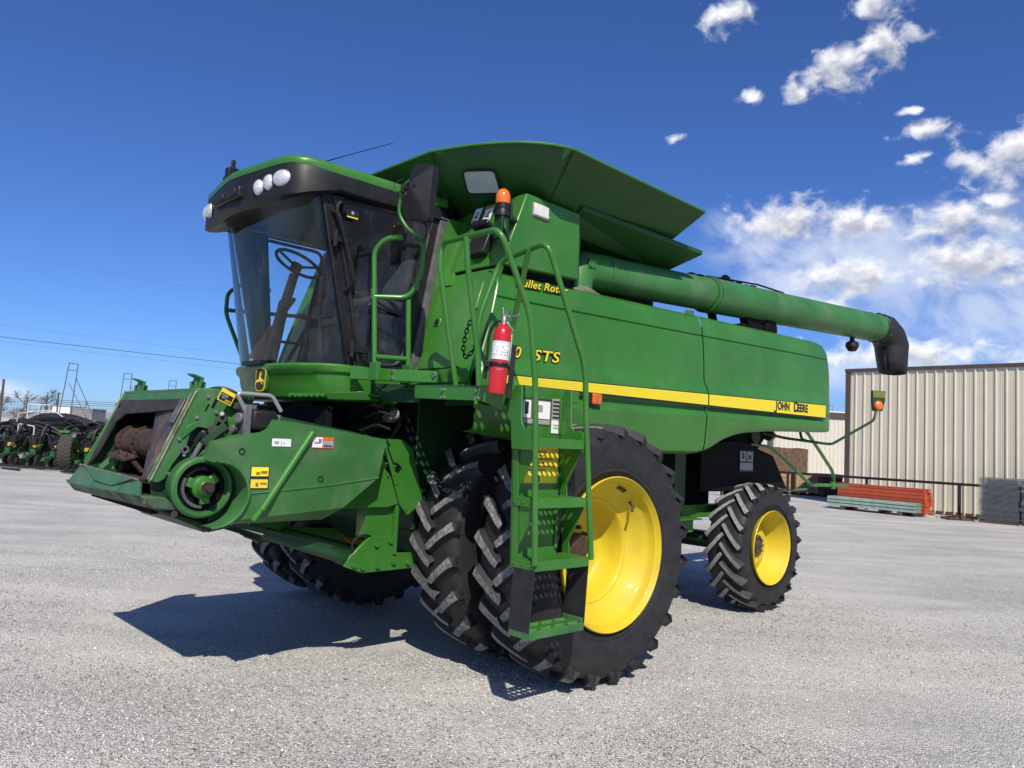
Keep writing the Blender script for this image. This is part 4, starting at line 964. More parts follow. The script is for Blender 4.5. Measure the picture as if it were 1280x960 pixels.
for y in (-.55, .60):
    mb = MB(); q = fp(y, -.02); mb.prism([q+V(-.03, -.07, .0), q+V(-.03, .07, .0), q+V(-.05, .075, .085), q+V(-.05, -.06, .095)], (-.02, 0, 0)); mb.prism([q+V(-.05, -.06, .095), q+V(-.05, .075, .085), q+V(.0, .08, .105), q+V(.0, -.05, .115)], (0, 0, -.012)); mb.box((q.x-.09, y-.05, q.z-.02), (q.x-.02, y-.03, q.z+.06)); mb.box((q.x-.09, y+.03, q.z-.02), (q.x-.02, y+.05, q.z+.06)); mb.build('hook_bracket', GREEND, fee, bev=.004)
# opening seals
mb = MB(); mb.prism([fp(-.72, .09, .006), fp(.70, .09, .006), fp(.66, .20, .004), fp(.10, .24, .0), fp(-.45, .27, 0), fp(-.60, .40, 0), fp(-.62, .80, 0), fp(-.69, 1.0, .006)], V(-.012, 0, -.005)); 
mb.build('opening_seal', mat('dull_black_rubber', (.022, .021, .021), .75, 0, .4, 9, .3, (.07, .06, .055), 6), fee)
mb = MB(); mb.prism([fp(.70, .09, .004), fp(.66, 1.0, .004), V(2.70, .26, 1.355), V(2.575, .02, 1.64), V(2.54, -.05, 1.80), V(2.55, -.03, 1.86)], (0, -.004, -.01)); mb.build('scuffed_deflector', SCUFF, fee, smooth=0)
mb = MB(); q1 = fp(.66, .12, .02); mb.obox(fp(.63, .24, .014), (0, 1, 0), V(-.24, 0, .565), V(.565, 0, .24), .09, .17, .012); mb.build('wear_pad', mat('grey_wear_plate', (.14, .14, .13), .5, .4, .4, 12), fee, bev=.004)
# dark interior with rusty drum and conveyor slat
mb = MB(); mb.box((1.55, -.68, 1.05), (1.60, .68, 1.9)); mb.box((1.6, -.678, 1.10), (2.62, -.66, 1.84)); mb.box((2.2, -.67, 1.835), (2.46, .67, 1.85)); mb.box((1.6, .64, 1.15), (2.6, .675, 1.60)); mb.prism([V(1.6, -.67, 1.20), V(2.60, -.67, 1.28), V(2.60, -.67, 1.26), V(1.6, -.67, 1.18)], (0, 1.34, 0)); mb.build('trunk_liner', VOID, fee)
dc = V(2.545, 0, 1.565)
mb = MB(); mb.tube([dc+V(0, -.60, 0), dc+V(0, .25, 0)], .105, 32)
for y in (-.48, -.17): mb.tube([dc+V(0, y-.010, 0), dc+V(0, y+.010, 0)], .125, 32)
for y in (-.48, -.17):
    for k in range(18): t = 2*math.pi*k/18; mb.disc(dc+V(.115*math.cos(t), y+.014, .115*math.sin(t)), (0, 1, 0), .008, .014, 6)
mb.build('conveyor_drum', RUST, fee)
mb = MB(); mb.prism([V(2.72, -.50, 1.475), V(2.72, -.10, 1.455), V(2.64, -.10, 1.48), V(2.64, -.50, 1.50)], (0, 0, -.025)); mb.beam((2.66, -.46, 1.47), (2.58, -.46, 1.36), .05, .03); mb.beam((2.67, -.14, 1.46), (2.58, -.14, 1.36), .05, .03)
for y in (-.32, -.13): mb.disc((2.70, y, 1.485), (0, 0, 1), .014, .03, 8)
mb.build('conveyor_slat', RUST, fee, bev=.003)
mb = MB(); mb.beam((2.74, -.57, 1.36), (2.60, -.50, 1.52), .02, .035); mb.beam((2.68, -.45, 1.35), (2.61, -.48, 1.48), .02, .03); mb.build('floor_strut', GREEND, fee)
mb = MB(); mb.prism([V(2.80, -.66, 1.365), V(2.80, .64, 1.355), V(2.45, .60, 1.30), V(2.45, -.62, 1.31)], (0, 0, -.02)); mb.build('feeder_floor_lip', RUST, fee)
# lower sill
mb = MB(); mb.prism([V(2.84, -.70, 1.37), V(2.84, .66, 1.35), V(2.875, .78, 1.27), V(2.90, -.80, 1.235)], (-.02, 0, -.012)); mb.prism([V(2.85, -.50, 1.372), V(2.85, .60, 1.358), V(2.872, .22, 1.285), V(2.876, -.16, 1.295)], (.008, 0, .004)); mb.build('sill_panel', mat('faded_green_paint', (.04, .135, .062), .55, 0, .25, 4, .6, (.13, .15, .11), 5, streak=.35), fee, bev=.003)
mb = MB(); mb.prism([V(2.90, -.86, 1.255), V(2.88, .82, 1.275), V(2.80, .82, 1.19), V(2.83, -.86, 1.17)], (-.16, 0, -.015)); mb.build('sill_bar', mat('worn_green_rust', (.055, .12, .065), .6, .1, .3, 5, .95, (.055, .032, .025), 4.5, 0, .1, 40), fee, bev=.012)
mb = MB(); mb.disc((2.83, .80, 1.24), (.8, .6, 0), .018, .04, 10); mb.build('sill_bolt', SCUFF, fee); MB().disc((2.66, .80, 1.16), (.5, 1, 0), .020, .05, 10).build('sill_bolt', SCUFF, fee)
mb = MB(); mb.prism([V(2.80, .55, 1.2), V(2.80, .80, 1.2), V(2.45, .80, 1.08), V(2.45, .55, 1.08)], (0, 0, .05)); mb.prism([V(2.80, -.75, 1.19), V(2.80, .55, 1.2), V(2.45, .55, 1.06), V(2.45, -.75, 1.06)], (0, 0, .03))
for k in range(26): f = k/25; mb.box((2.70, -.7+1.3*f, 1.14), (2.75, -.67+1.3*f, 1.175))
mb.build('trunk_underside', VOID, fee, bev=.004)
label(fee, V(2.44, .757, 1.885), V(-1, 0, -.42), V(-.42, 0, 1), .10, .085, [(.06, .08, .94, .70, BLACKM), (.12, .4, .6, .62, WHITE), (.5, .12, .9, .3, LTEXT)], YLAB)
# drive: ring, clutch hub and shaft
dC = V(2.525, .82, 1.325)
mb = MB(); mb.lathe([(.180, -.08), (.192, -.06), (.192, .04), (.178, .055), (.160, .055), (.152, .02), (.138, .01), (.138, -.05)], dC, 'Y', 48); mb.build('drive_housing', GREEND, fee)
mb = MB(); mb.lathe([(.145, -.02), (.145, .025), (.108, .03), (.108, .0), (0, .0)], dC, 'Y', 40); mb.build('slip_clutch', VOID, fee)
mb = MB()
for k in range(26):
    t = R(25-k*4.6); p = dC+V(.122*math.cos(t), .032, .122*math.sin(t)); mb.obox(p, (math.cos(t), 0, math.sin(t)), (0, 1, 0), (-math.sin(t), 0, math.cos(t)), .018, .02, .005)
mb.build('clutch_teeth', STEEL, fee)
mb = MB(); mb.lathe([(.072, .0), (.072, .06), (.055, .075), (.045, .115), (.028, .12)], dC, 'Y', 28)
for k in range(3):
    t = R(20+120*k); mb.obox(dC+V(.072*math.cos(t), .045, .072*math.sin(t)), (math.cos(t), 0, math.sin(t)), (-math.sin(t), 0, math.cos(t)), (0, 1, 0), .065, .06, .035)
mb.build('clutch_hub', GREEN, fee, bev=.006)
mb = MB(); mb.tube([dC+V(0, .05, 0), dC+V(0, .165, 0)], .022, 14); mb.lathe([(.040, .115), (.040, .13), (.024, .13)], dC, 'Y', 20); mb.build('drive_shaft', RUST, fee)
# side shield with cup, crease and lower bevel
aC = (2.50, 1.29); ar = .205
arc = [(aC[0]-ar*math.cos(R(t)), aC[1]+ar*math.sin(R(t))) for t in range(90, -91, -9)]
up_ = [p for p in arc if p[1] >= 1.299]; lo_ = [p for p in arc if p[1] < 1.299]
cre = [(2.297, 1.295), (1.75, 1.345), (1.34, 1.40)]
top = [(1.29, 1.675), (1.69, 1.725), (1.94, 1.755), (2.12, 1.765), (2.155, 1.70), (2.19, 1.675), (2.38, 1.635), (2.49, 1.60), (2.535, 1.49)]
mb = MB()
ys = lambda z: 1.02 if z > 1.3 else 1.02-(1.3-z)*.28
def P3(p, y=None): return V(p[0], 1.02 if y is None else y, p[1])
mb.poly([P3(p) for p in up_+cre+top])
low = [(1.34, 1.40), (1.60, 1.19), (2.30, 1.135)]
lower = [V(2.297, 1.02, 1.295)]+[V(x, 1.02-(1.295-z)*.17, z) for x, z in lo_]+[V(2.30, .993, 1.135), V(1.60, 1.0, 1.19), V(1.34, 1.02, 1.40), V(1.75, 1.02, 1.345)]
mb.poly(lower)
end = lo_[-1]; mb.grid([[V(end[0], .99, end[1]), V(2.30, .993, 1.135), V(1.60, 1.0, 1.19), V(1.34, 1.02, 1.40), V(1.29, 1.02, 1.675)], [V(end[0], .88, end[1]-.01), V(2.30, .87, 1.09), V(1.68, .87, 1.10), V(1.36, .90, 1.33), V(1.27, .92, 1.66)]])
mb.grid([[P3(p) for p in top], [P3((p[0], p[1]+.015), .80) for p in top]])
mb.grid([[V(x, 1.02-(max(0, 1.295-z))*.17+.008, z) for x, z in arc], [V(x+.01, .78, z) for x, z in arc]])
sh = mb.build('drive_shield', GREEND, fee, smooth=25)
mb = MB(); mb.tube([V(x, 1.028-(max(0, 1.295-z))*.17, z) for x, z in arc], .010, 8)
mb.tube([V(x, 1.02, z) for x, z in cre], .006, 6); mb.build('shield_lip', GREEND, sh)
mb = MB(); mb.tube([V(1.885, 1.03, 1.70), V(2.20, 1.02, 1.19)], .024, 14); mb.tube([V(2.18, 1.02, 1.225), V(2.245, 1.005, 1.125)], .021, 14); mb.build('shield_prop_rod', GREEN, sh)
mb = MB()
for x, z in ((2.36, 1.56), (1.80, 1.39)): mb.lathe([(.021, .0), (.018, .005), (.013, -.006), (0, -.006)], (x, 1.022, z), 'Y', 18)
mb.build('shield_plug', VOID, sh)
side(sh, 2.295, 1.0215, 1.325, .125, .068, [(.04, .1, .95, .9, YLAB), (.3, .2, .45, .6, mat('olive_print', (.3, .22, .03), .5)), (.55, .4, .9, .6, MATS['olive_print'])], BLACKM)
side(sh, 2.295, 1.0215, 1.400, .125, .068, [(.04, .1, .95, .95, MATS['bright_yellow_label']), (.3, .2, .5, .5, MATS['olive_print']), (.55, .3, .9, .6, MATS['olive_print'])], BLACKM)
side(sh, 2.165, 1.0215, 1.600, .13, .05, [(.47, .05, .49, .95, GREY), (.12, .3, .35, .7, GREY), (.55, .4, .7, .5, GREY)], WHITE)
side(sh, 1.885, 1.0215, 1.597, .165, .078, [(.03, .06, .48, .94, WHITE), (.10, .35, .40, .55, BLACKM), (.3, .5, .46, .8, BLACKM), (.52, .05, .97, .68, GREY), (.55, .1, .95, .3, BLACKM), (.52, .72, .97, .94, ORANGE)], REDL)
# mounting plates behind the shield
mb = MB(); mb.prism([V(1.24, .90, 1.68), V(1.06, .90, 1.68), V(.965, .90, 1.615), V(.84, .90, 1.21), V(.98, .90, 1.11), V(1.06, .90, 1.20)], (0, -.02, 0)); mb.prism([V(1.33, .885, 1.60), V(1.14, .885, 1.40), V(1.06, .885, 1.20), V(1.15, .885, 1.175), V(1.53, .885, 1.175), V(1.6, .885, 1.3)], (0, -.02, 0))
for x, z in ((1.2, 1.5), (1.18, 1.42), (1.0, 1.16), (1.1, 1.35)): mb.disc((x, .905, z), (0, 1, 0), .008, .01, 8)
mb.build('pivot_plate', GREEN, HARV, bev=.004)
mb = MB(); mb.disc((1.10, .902, 1.46), (0, 1, 0), .024, .008, 16); mb.tube(bez([(1.20, .905, 1.62), (1.14, .905, 1.50), (1.10, .905, 1.50), (1.06, .905, 1.46)], .03), .005, 5); mb.build('pivot_hole', VOID, HARV)
for s_ in (1, -1):
    mb = MB(); mb.prism([V(1.28, .86, .955), V(1.05, .86, .955), V(1.045, .86, .83), V(.5, .86, .80), V(.5, .86, .68), V(.84, .86, .705), V(1.32, .86, .70), V(1.47, .86, .755), V(1.44, .86, .82)], (0, -.03, 0)); mb.box((1.03, .70, .95), (1.30, .83, 1.32)); mb.box((1.04, .835, .82), (1.07, .875, 1.3))
    mb.tube([(1.1, -.8, .78), (1.1, .8, .78)], .05, 12)
    if s_ < 0: mb.v = [(x, -y, z) for x, y, z in mb.v]
    mb.build('axle_bracket', GREEN, HARV, bev=.004)
    for x, z in ((1.22, .90), (1.10, .92), (1.20, .74), (1.06, .76), (.93, .75), (1.40, .76), (1.33, .74)): MB().disc((x, s_*.868, z), (0, 1, 0), .018, .025, 8).build('bolt', GREEND, HARV)
    mb = MB(); mb.tube([(2.02, s_*.70, 1.0), (1.42, s_*.80, .80)], .042, 16); mb.tube([(1.50, s_*.80, .83), (1.38, s_*.80, .785)], .052, 16); mb.beam((2.25, s_*.70, 1.075), (1.55, s_*.76, .89), .09, .035)
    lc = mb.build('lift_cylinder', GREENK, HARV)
    mb = MB(); mb.tube([(2.26, s_*.70, 1.085), (2.0, s_*.705, .995)], .022, 12); mb.build('cylinder_rod', CHROME, lc)
    mb = MB(); mb.tube(bez([(1.40, s_*.84, .80), (1.42, s_*.86, .95), (1.30, s_*.86, .98), (1.2, s_*.80, .92)], .05), .010, 6); mb.build('lift_hose', BLACK, lc)
# coupler block with grey lever, linkage and hoses at the flange
cp_ = empty('hose_coupler', HARV)
mb = MB(); mb.box((2.08, .74, 1.70), (2.25, .90, 1.83)); mb.build('coupler_block', BLACK, cp_, bev=.02)
mb = MB(); mb.box((2.25, .74, 1.66), (2.30, .88, 1.86)); mb.box((2.20, .70, 1.83), (2.32, .84, 1.87)); mb.disc((2.06, .86, 1.78), (1, .4, 0), .03, .03, 14); mb.disc((2.31, .84, 1.77), (1, .5, 0), .035, .05, 12); mb.disc((2.33, .80, 1.70), (1, .5, 0), .025, .05, 12); mb.build('coupler_plate', mat('dull_zinc', (.16, .16, .165), .5, .5, .3, 14), cp_, bev=.004)
mb = MB(); mb.tube(bez([(2.29, .86, 1.82), (2.36, .88, 1.93), (2.12, .88, 1.93), (2.05, .88, 1.83)], .03), .014, 10); mb.build('coupler_lever', mat('grey_lever', (.33, .34, .34), .45, .3), cp_)
mb = MB(); rr = random.Random(9)
for k in range(10):
    y = rr.uniform(.3, .72); z = rr.uniform(1.72, 1.92); mb.tube(bez([(2.46, y, z), (2.36, y+.05, z-rr.uniform(-.03, .06)), (2.22, y+.06, z-.02), (2.0, y, z)], .08), rr.uniform(.008, .014), 6)
mb.tube(bez([(2.56, .77, 1.60), (2.52, .80, 1.68), (2.50, .80, 1.54), (2.46, .80, 1.50)], .03), .018, 8)
mb.disc((2.40, .78, 1.76), (.6, 1, .2), .030, .05, 14); mb.disc((2.45, .78, 1.68), (.6, 1, .2), .034, .05, 14)
mb.build('coupler_hose', BLACK, cp_)
mb = MB(); mb.tube([(2.58, .80, 1.50), (2.54, .82, 1.60)], .016, 10); mb.tube(bez([(2.50, .80, 1.50), (2.46, .82, 1.56), (2.40, .82, 1.53)], .02), .014, 8); mb.tube([(2.47, .80, 1.47), (2.36, .80, 1.51)], .014, 8); mb.lathe([(.026, 0), (.026, .02), (.014, .02), (.014, 0)], (2.62, .757, 1.555), 'Y', 16); mb.disc((2.41, .80, 1.785), (.6, 1, .3), .014, .06, 10); mb.build('linkage_pin', MATS['dull_zinc'], cp_)
mb = MB(); mb.prism([V(2.42, .70, 1.90), V(2.25, .70, 1.90), V(2.20, .70, 1.66), V(2.40, .70, 1.56)], (0, -.02, 0)); mb.prism([V(2.36, .715, 1.76), V(2.30, .715, 1.78), V(2.27, .715, 1.64), V(2.38, .715, 1.60)], (0, .03, 0)); mb.build('linkage_plate', GREEN, cp_, bev=.004)
mb = MB()
for k in range(9): mb.disc((2.20-.03*k, .2, 1.925), (1, 0, 0), .028, .018, 12)
mb.build('knobbed_tube', GREENK, cp_)

# ---- rear marker frame -----------------------------------------------------------
rail('rear_tow_frame', [bez([(-4.0, .90, 1.83), (-4.48, .90, 1.80), (-4.90, .90, 1.64), (-5.50, .95, 1.335), (-6.2, .95, 1.33), (-6.62, .95, 1.315)], .10), bez([(-4.86, 1.18, 2.03), (-5.4, 1.10, 1.8), (-6.04, 1.0, 1.52), (-6.20, .95, 1.36), (-6.22, .95, 1.30)], .12)], .022)
rail('rear_marker_arm', [bez([(-4.1, 1.0, 1.97), (-4.35, 1.15, 1.92), (-5.05, 1.42, 1.875), (-6.14, 1.50, 2.24), (-6.20, 1.50, 2.36)], .08), bez([(-4.66, 1.2, 2.02), (-4.70, 1.2, 1.92), (-4.85, 1.22, 1.90)], .05)], .017, None, GREENK)
mb = MB(); mb.tube([(-6.16, .95, 1.28), (-6.16, .95, 1.38)], .035, 10); mb.tube([(-4.0, .9, 1.24), (-5.4, .94, 1.28)], .014, 8); mb.build('tow_collar', GREEN, HARV)
ml = empty('rear_marker_lamp', HARV)
mc = V(-6.27, 1.50, 2.50); mn = V(.55, .80, 0).normalized(); mu = Vector((0, 0, 1)).cross(mn).normalized()
mb = MB(); Mm = basis(mc, mu, (0, 0, 1))
mb.prism([Mm @ Vector(p) for p in ((-.075, -.13, -.03), (.06, -.13, -.03), (.10, .02, -.03), (.105, .15, -.03), (-.095, .15, -.03), (-.095, .0, -.03))], mn*.05); mb.build('lamp_shell', GREENK, ml, bev=.015)
mb = MB(); mb.prism([Mm @ Vector(p) for p in ((-.088, .055, .021), (.092, .055, .021), (.098, .142, .021), (-.088, .142, .021))], mn*.003); mb.build('reflector', mat('olive_reflector', (.17, .17, .02), .4), ml, smooth=0)
mb = MB(); mb.grid([[Mm @ Vector((-.01+.062*q*math.cos(2*math.pi*k/20), -.055+.068*q*math.sin(2*math.pi*k/20), .021+o)) for k in range(21)] for q, o in ((1, 0), (.95, .02), (.6, .035), (.02, .04))]); mb.build('amber_lens', ORANGE, ml, smooth=60)

# ---- fire extinguisher: hangs on the ladder rail but is a thing of its own -----------
ext = empty('fire_extinguisher', None); ext.matrix_world = HARV.matrix_basis @ (Matrix.Translation((1.292, 2.185, 1.995)) @ Matrix.Rotation(R(-3.5), 4, Vector((.68, .73, 0))) @ Matrix.Diagonal((.80, .80, .93, 1)))
tag(ext, 'red fire extinguisher with white label strapped to the green ladder rail', 'fire extinguisher')
mb = MB(); mb.lathe([(0, 0), (.066, 0), (.070, .010), (.070, .385), (.066, .415), (.052, .440), (.028, .458), (.024, .475)], (0, 0, 0), 'Z', 32); mb.build('cylinder', REDX, ext, smooth=50)
lb = MB(); lb.lathe([(.0712, .225), (.0712, .345)], (0, 0, 0), 'Z', 40); lbl = lb.build('paper_label', WHITE, ext, smooth=60)
lp = MB(); rr = random.Random(4)
for row, z in enumerate((.333, .318, .300, .284, .268, .250, .236)):
    t = 0
    while t < 2*math.pi:
        w = rr.uniform(.08, .28); hgt = .004 if row not in (2, 4, 5) else .009
        if rr.random() < .75:
            a = [V(.0718*math.cos(t+w*k/3), .0718*math.sin(t+w*k/3), z+dzz) for dzz in (0, hgt) for k in range(4)]
            lp.grid([a[:4], a[4:]])
        t += w+rr.uniform(.04, .14)
lp.build('label_print', GREY, lbl, smooth=0)
mb = MB(); mb.lathe([(.024, .465), (.026, .50), (.018, .515), (0, .515)], (0, 0, 0), 'Z', 16); mb.beam((0, 0, .51), (-.02, .04, .56), .022, .012); mb.tube([(0, 0, .50), (.0, .03, .52)], .012, 8); mb.build('valve', STEEL, ext)
mb = MB(); uR = V(-.70, .70, 0)
mb.beam((0, 0, .515), uR*.115+V(0, 0, .54), .020, .014); mb.beam((0, 0, .50), uR*.085+V(0, 0, .425), .020, .010); mb.beam(V(0, 0, .50), uR*-.02+V(0, 0, .575), .02, .012); mb.build('squeeze_handle', STEEL, ext, bev=.003)
mb = MB(); mb.tube(bez([uR*-.01+V(0, 0, .49), uR*-.06+V(0, 0, .485), uR*-.105+V(0, 0, .40), uR*-.10+V(0, 0, .22)], .09), .011, 8); mb.tube([uR*-.10+V(0, 0, .22), uR*-.10+V(0, 0, .09)], [.013, .016], 10); mb.build('hose', BLACK, ext)
mb = MB(); mb.lathe([(.0725, .175), (.0755, .177), (.0755, .203), (.0725, .205)], (0, 0, 0), 'Z', 32); mb.obox(uR*-.085+V(.03, .02, .19), uR, (0, 0, 1), V(.7, .7, 0), .045, .04, .03)
mb.obox(uR*.10+V(-.03, -.03, .16), uR, (0, 0, 1), V(.7, .7, 0), .04, .36, .03); mb.build('bracket_strap', BLACK, ext, bev=.004)
mb = MB(); mb.obox(V(.034, .052, .158), uR, (0, 0, 1), V(.55, .84, 0), .05, .008, .02); mb.build('strap_buckle', STEEL, ext)
# ================================================================= GROUND
gm = bpy.data.materials.new('gravel'); gm.use_nodes = True; t = gm.node_tree; t.nodes.clear(); k = NB(t)
p = k.n('ShaderNodeBsdfPrincipled'); o = k.n('ShaderNodeOutputMaterial'); t.links.new(p.outputs[0], o.inputs[0])
p.inputs['Roughness'].default_value = .9; p.inputs['Specular IOR Level'].default_value = .2
tc = k.n('ShaderNodeTexCoord').outputs['Object']
def voro(scale, feat='F1', out='Color'):
    x = k.n('ShaderNodeTexVoronoi', feature=feat); t.links.new(tc, x.inputs['Vector']); x.inputs['Scale'].default_value = scale; x.inputs['Randomness'].default_value = 1; return x
v1 = voro(75); v2 = voro(150)
sp = k.n('ShaderNodeSeparateColor'); t.links.new(v1.outputs['Color'], sp.inputs[0])
sp2 = k.n('ShaderNodeSeparateColor'); t.links.new(v2.outputs['Color'], sp2.inputs[0])
stone = k.m('ADD', k.m('MULTIPLY', sp.outputs[0], .6), k.m('MULTIPLY', sp2.outputs[1], .5))
big = k.noise(tc, .35, 6, .6); mid = k.noise(k.v('MULTIPLY', tc, (1, 2.6, 1)), .55, 5, .6); fine = k.noise(tc, 5, 6, .7)
# beige compacted fines against loose blue-grey stone
trk = k.noise(k.v('MULTIPLY', tc, (.22, 1.5, 1)), .8, 5, .55, 'Fac', .3)
patch = k.step(k.m('ADD', k.m('MULTIPLY', mid, .50), k.m('ADD', k.m('MULTIPLY', big, .50), k.m('MULTIPLY', trk, .30))), .50, .82)
cstone = k.mix(stone, (.145, .141, .131, 1), (.69, .67, .63, 1))
cfine = k.mix(k.m('ADD', k.m('MULTIPLY', stone, .55), k.m('MULTIPLY', fine, .35)), (.44, .42, .38, 1), (.88, .845, .78, 1))
c = k.mix(patch, cstone, cfine)
c = k.mix(k.m('MULTIPLY', k.step(fine, .35, .75), .22), c, (.64, .615, .575, 1))
t.links.new(c, p.inputs['Base Color'])
bn = k.n('ShaderNodeBump'); bn.inputs['Strength'].default_value = .9; bn.inputs['Distance'].default_value = .012
hgt = k.m('ADD', k.m('MULTIPLY', k.m('SUBTRACT', 1.0, v1.outputs['Distance']), 1.0), k.m('ADD', k.m('MULTIPLY', sp.outputs[2], .8), k.m('MULTIPLY', fine, .6)))
t.links.new(hgt, bn.inputs['Height']); t.links.new(bn.outputs[0], p.inputs['Normal'])
mb = MB()
xs = [-3000, -400, -60]+[-30+2*i for i in range(31)]+[60, 400, 3000]; ys_ = [-60, -10]+[1.5*i for i in range(0, 28)]+[60, 150, 500, 4000]
def gh(x, y): return (.018*math.sin(x*.7+y*.4)*math.sin(y*.55-x*.2)-.018) if (-29 < x < 29 and 0 < y < 40) else -.018
mb.grid([[(x, y, gh(x, y)) for x in xs] for y in ys_])
gr = mb.build('ground', gm, None, smooth=180); tag(gr, kind='structure')
# loose stones, one mass
def stones(n, d0, d1, smin, smax, seed):
    g_ = np.random.default_rng(seed)
    u = g_.random(n); d = d0*(d1/d0)**u; a = g_.uniform(-.72, .72, n)
    x = d*np.sin(a); y = d*np.cos(a); s = g_.uniform(smin, smax, n)*(.8+.5*(d/d1)); 
    base = np.array([[1,0,0],[0,1,0],[-1,0,0],[0,-1,0],[0,0,1],[0,0,-1]], float)
    tri = np.array([[0,1,4],[1,2,4],[2,3,4],[3,0,4],[1,0,5],[2,1,5],[3,2,5],[0,3,5]])
    sc = g_.uniform(.55, 1.25, (n, 6, 1)); pts = base[None]*sc; pts += g_.normal(0, .14, pts.shape)
    an = g_.uniform(0, 6.283, n); c_, s_ = np.cos(an), np.sin(an)
    px = pts[..., 0]*c_[:, None]-pts[..., 1]*s_[:, None]; py = pts[..., 0]*s_[:, None]+pts[..., 1]*c_[:, None]
    pz = pts[..., 2]*.62
    gz = np.where((np.abs(x) < 29) & (y > 0), .018*np.sin(x*.7+y*.4)*np.sin(y*.55-x*.2), 0)-.018
    P_ = np.stack([x[:, None]+px*s[:, None], y[:, None]+py*s[:, None], gz[:, None]+s[:, None]*.18+pz*s[:, None]], -1).reshape(-1, 3)
    F_ = (tri[None]+6*np.arange(n)[:, None, None]).reshape(-1, 3)
    return P_, F_
Ps, Fs, off = [], [], 0
for a in ((130000, 2.1, 12, .0036, .0088, 1), (3000, 2.3, 14, .008, .014, 2)):
    P_, F_ = stones(*a); Ps.append(P_); Fs.append(F_+off); off += len(P_)
P_ = np.concatenate(Ps); F_ = np.concatenate(Fs)
me = bpy.data.meshes.new('loose_gravel'); me.vertices.add(len(P_)); me.vertices.foreach_set('co', P_.ravel())
me.loops.add(F_.size); me.loops.foreach_set('vertex_index', F_.ravel()); me.polygons.add(len(F_)); me.polygons.foreach_set('loop_start', np.arange(0, F_.size, 3))
me.update(calc_edges=True)
sm = bpy.data.materials.new('gravel_stone'); sm.use_nodes = True; t = sm.node_tree; k = NB(t); p = t.nodes['Principled BSDF']; p.inputs['Roughness'].default_value = .9
geo = k.n('ShaderNodeNewGeometry'); rp = geo.outputs['Random Per Island']
t.links.new(k.mix(rp, (.12, .116, .108, 1), (.80, .775, .73, 1)), p.inputs['Base Color'])
me.materials.append(sm); lg = bpy.data.objects.new('loose_gravel', me); COL.objects.link(lg); tag(lg, 'loose grey gravel stones strewn over the yard', 'gravel', kind='stuff')

# ================================================================= RIGHT : sheds, fence, stacks
SIDING = mat('beige_ribbed_siding', (.60, .55, .43), .45, 0, .04, 1.2)
SIDINGW = mat('pale_ribbed_siding', (.60, .565, .48), .5, 0, .04, 1.2)
BROWN = mat('brown_trim', (.075, .056, .046), .5, 0, .1, 3)
RAILM = mat('black_pipe', (.012, .011, .011), .5, 0, .2, 5)
WOODF = mat('brown_fence_board', (.13, .075, .045), .85, 0, .35, 5)
WOODC = mat('pale_crate_wood', (.36, .24, .13), .85, 0, .25, 6)
WOODD = mat('dark_crate_wood', (.10, .06, .04), .85, 0, .3, 6)
ORBEAM = mat('red_orange_rack_paint', (.52, .085, .032), .5, 0, .12, 3)
ORBEAMD = mat('dull_red_rack_paint', (.43, .065, .03), .55, 0, .15, 3)
GALV = mat('galvanised_deck', (.27, .36, .30), .6, 0, .15, 6)
WIRE = mat('galvanised_wire', (.20, .215, .225), .5, .3, .2, 8)
def siding_sheet(width, H, m, name, pitch=.3048, rib=.046):
    mb = MB(); prof = []
    n = round(width/pitch)
    for i in range(n):
        x = i*pitch
        prof += [(x, 0), (x+.085, 0), (x+.09, .006), (x+.105, .006), (x+.11, 0), (x+.155, 0), (x+.16, .006), (x+.175, .006), (x+.18, 0), (x+pitch-.085, 0), (x+pitch-.055, rib), (x+pitch-.028, rib)]
    prof.append((n*pitch, 0))
    mb.grid([[(x, -y, z) for x, y in prof] for z in (0, H)])
    o = mb.build(name, m, None, smooth=0, fix=False); me = o.data; bpy.data.objects.remove(o); return me
def shed(name, corner, dirv, L, H, depth, m, label_, trimm, sheetw=.9144, eave=False):
    d = Vector((dirv[0], dirv[1], 0)).normalized(); nb_ = Vector((-d.y, d.x, 0))          # nb_ = into the building
    r = empty(name, None, (corner[0], corner[1], 0), (0, 0, math.atan2(d.y, d.x))); tag(r, label_, 'metal building')
    me = siding_sheet(sheetw, H, m, 'wall_sheet')
    for i in range(int(L/sheetw)): share(me, 'wall_sheet', r, (i*sheetw, 0, 0))
    mb = MB(); mb.box((-.12, -.05, 0), (.06, .02, H+.02)); mb.box((-.12, .02, 0), (0, .2, H)); mb.build('corner_trim', trimm, r, smooth=0)
    mb = MB(); mb.box((-.14, -.075, H-.02), (L+.1, .06, H+.10 if not eave else H+.05)); mb.build('eave_trim', trimm if not eave else WHITE, r, smooth=0)
    mb = MB(); mb.box((.0, .06, .05), (L, depth, H-.02)); mb.prism([(0, .0, H+.03), (0, depth, H+.25), (0, depth, H+.2), (0, .0, H-.02)], (L, 0, 0)); mb.build('building_shell', trimm if not eave else SIDINGW, r, smooth=0)
    mb = MB(); mb.box((-.1, -.03, 0), (L, .05, .09)); mb.build('base_trim', trimm, r, smooth=0)
    return r
WU = Vector((.68, -.733, 0)).normalized()            # along the wall towards the viewer's right
sh1 = shed('metal_shed', (12.73, 28.6), WU, 26, 5.0, 14, SIDING, 'tall beige ribbed metal shed with dark brown corner trim behind the red stack', BROWN)
sh2 = shed('metal_shed', (8.0, 52.0), Vector((.995, .10, 0)), 22, 4.95, 12, SIDINGW, 'low pale ribbed metal building with white eave beyond the wooden fence', BROWN, eave=True)
mb = MB(); mb.box((.3, -.06, 4.45), (22, -.04, 4.9)); mb.build('gutter_band', BROWN, sh2, smooth=0)
mb = MB(); mb.tube([(10.15, -.3, 0), (10.15, -.3, 4.2)], .16, 8); mb.build('downpipe', mat('dark_grey_pipe', (.10, .10, .10), .6), sh2)
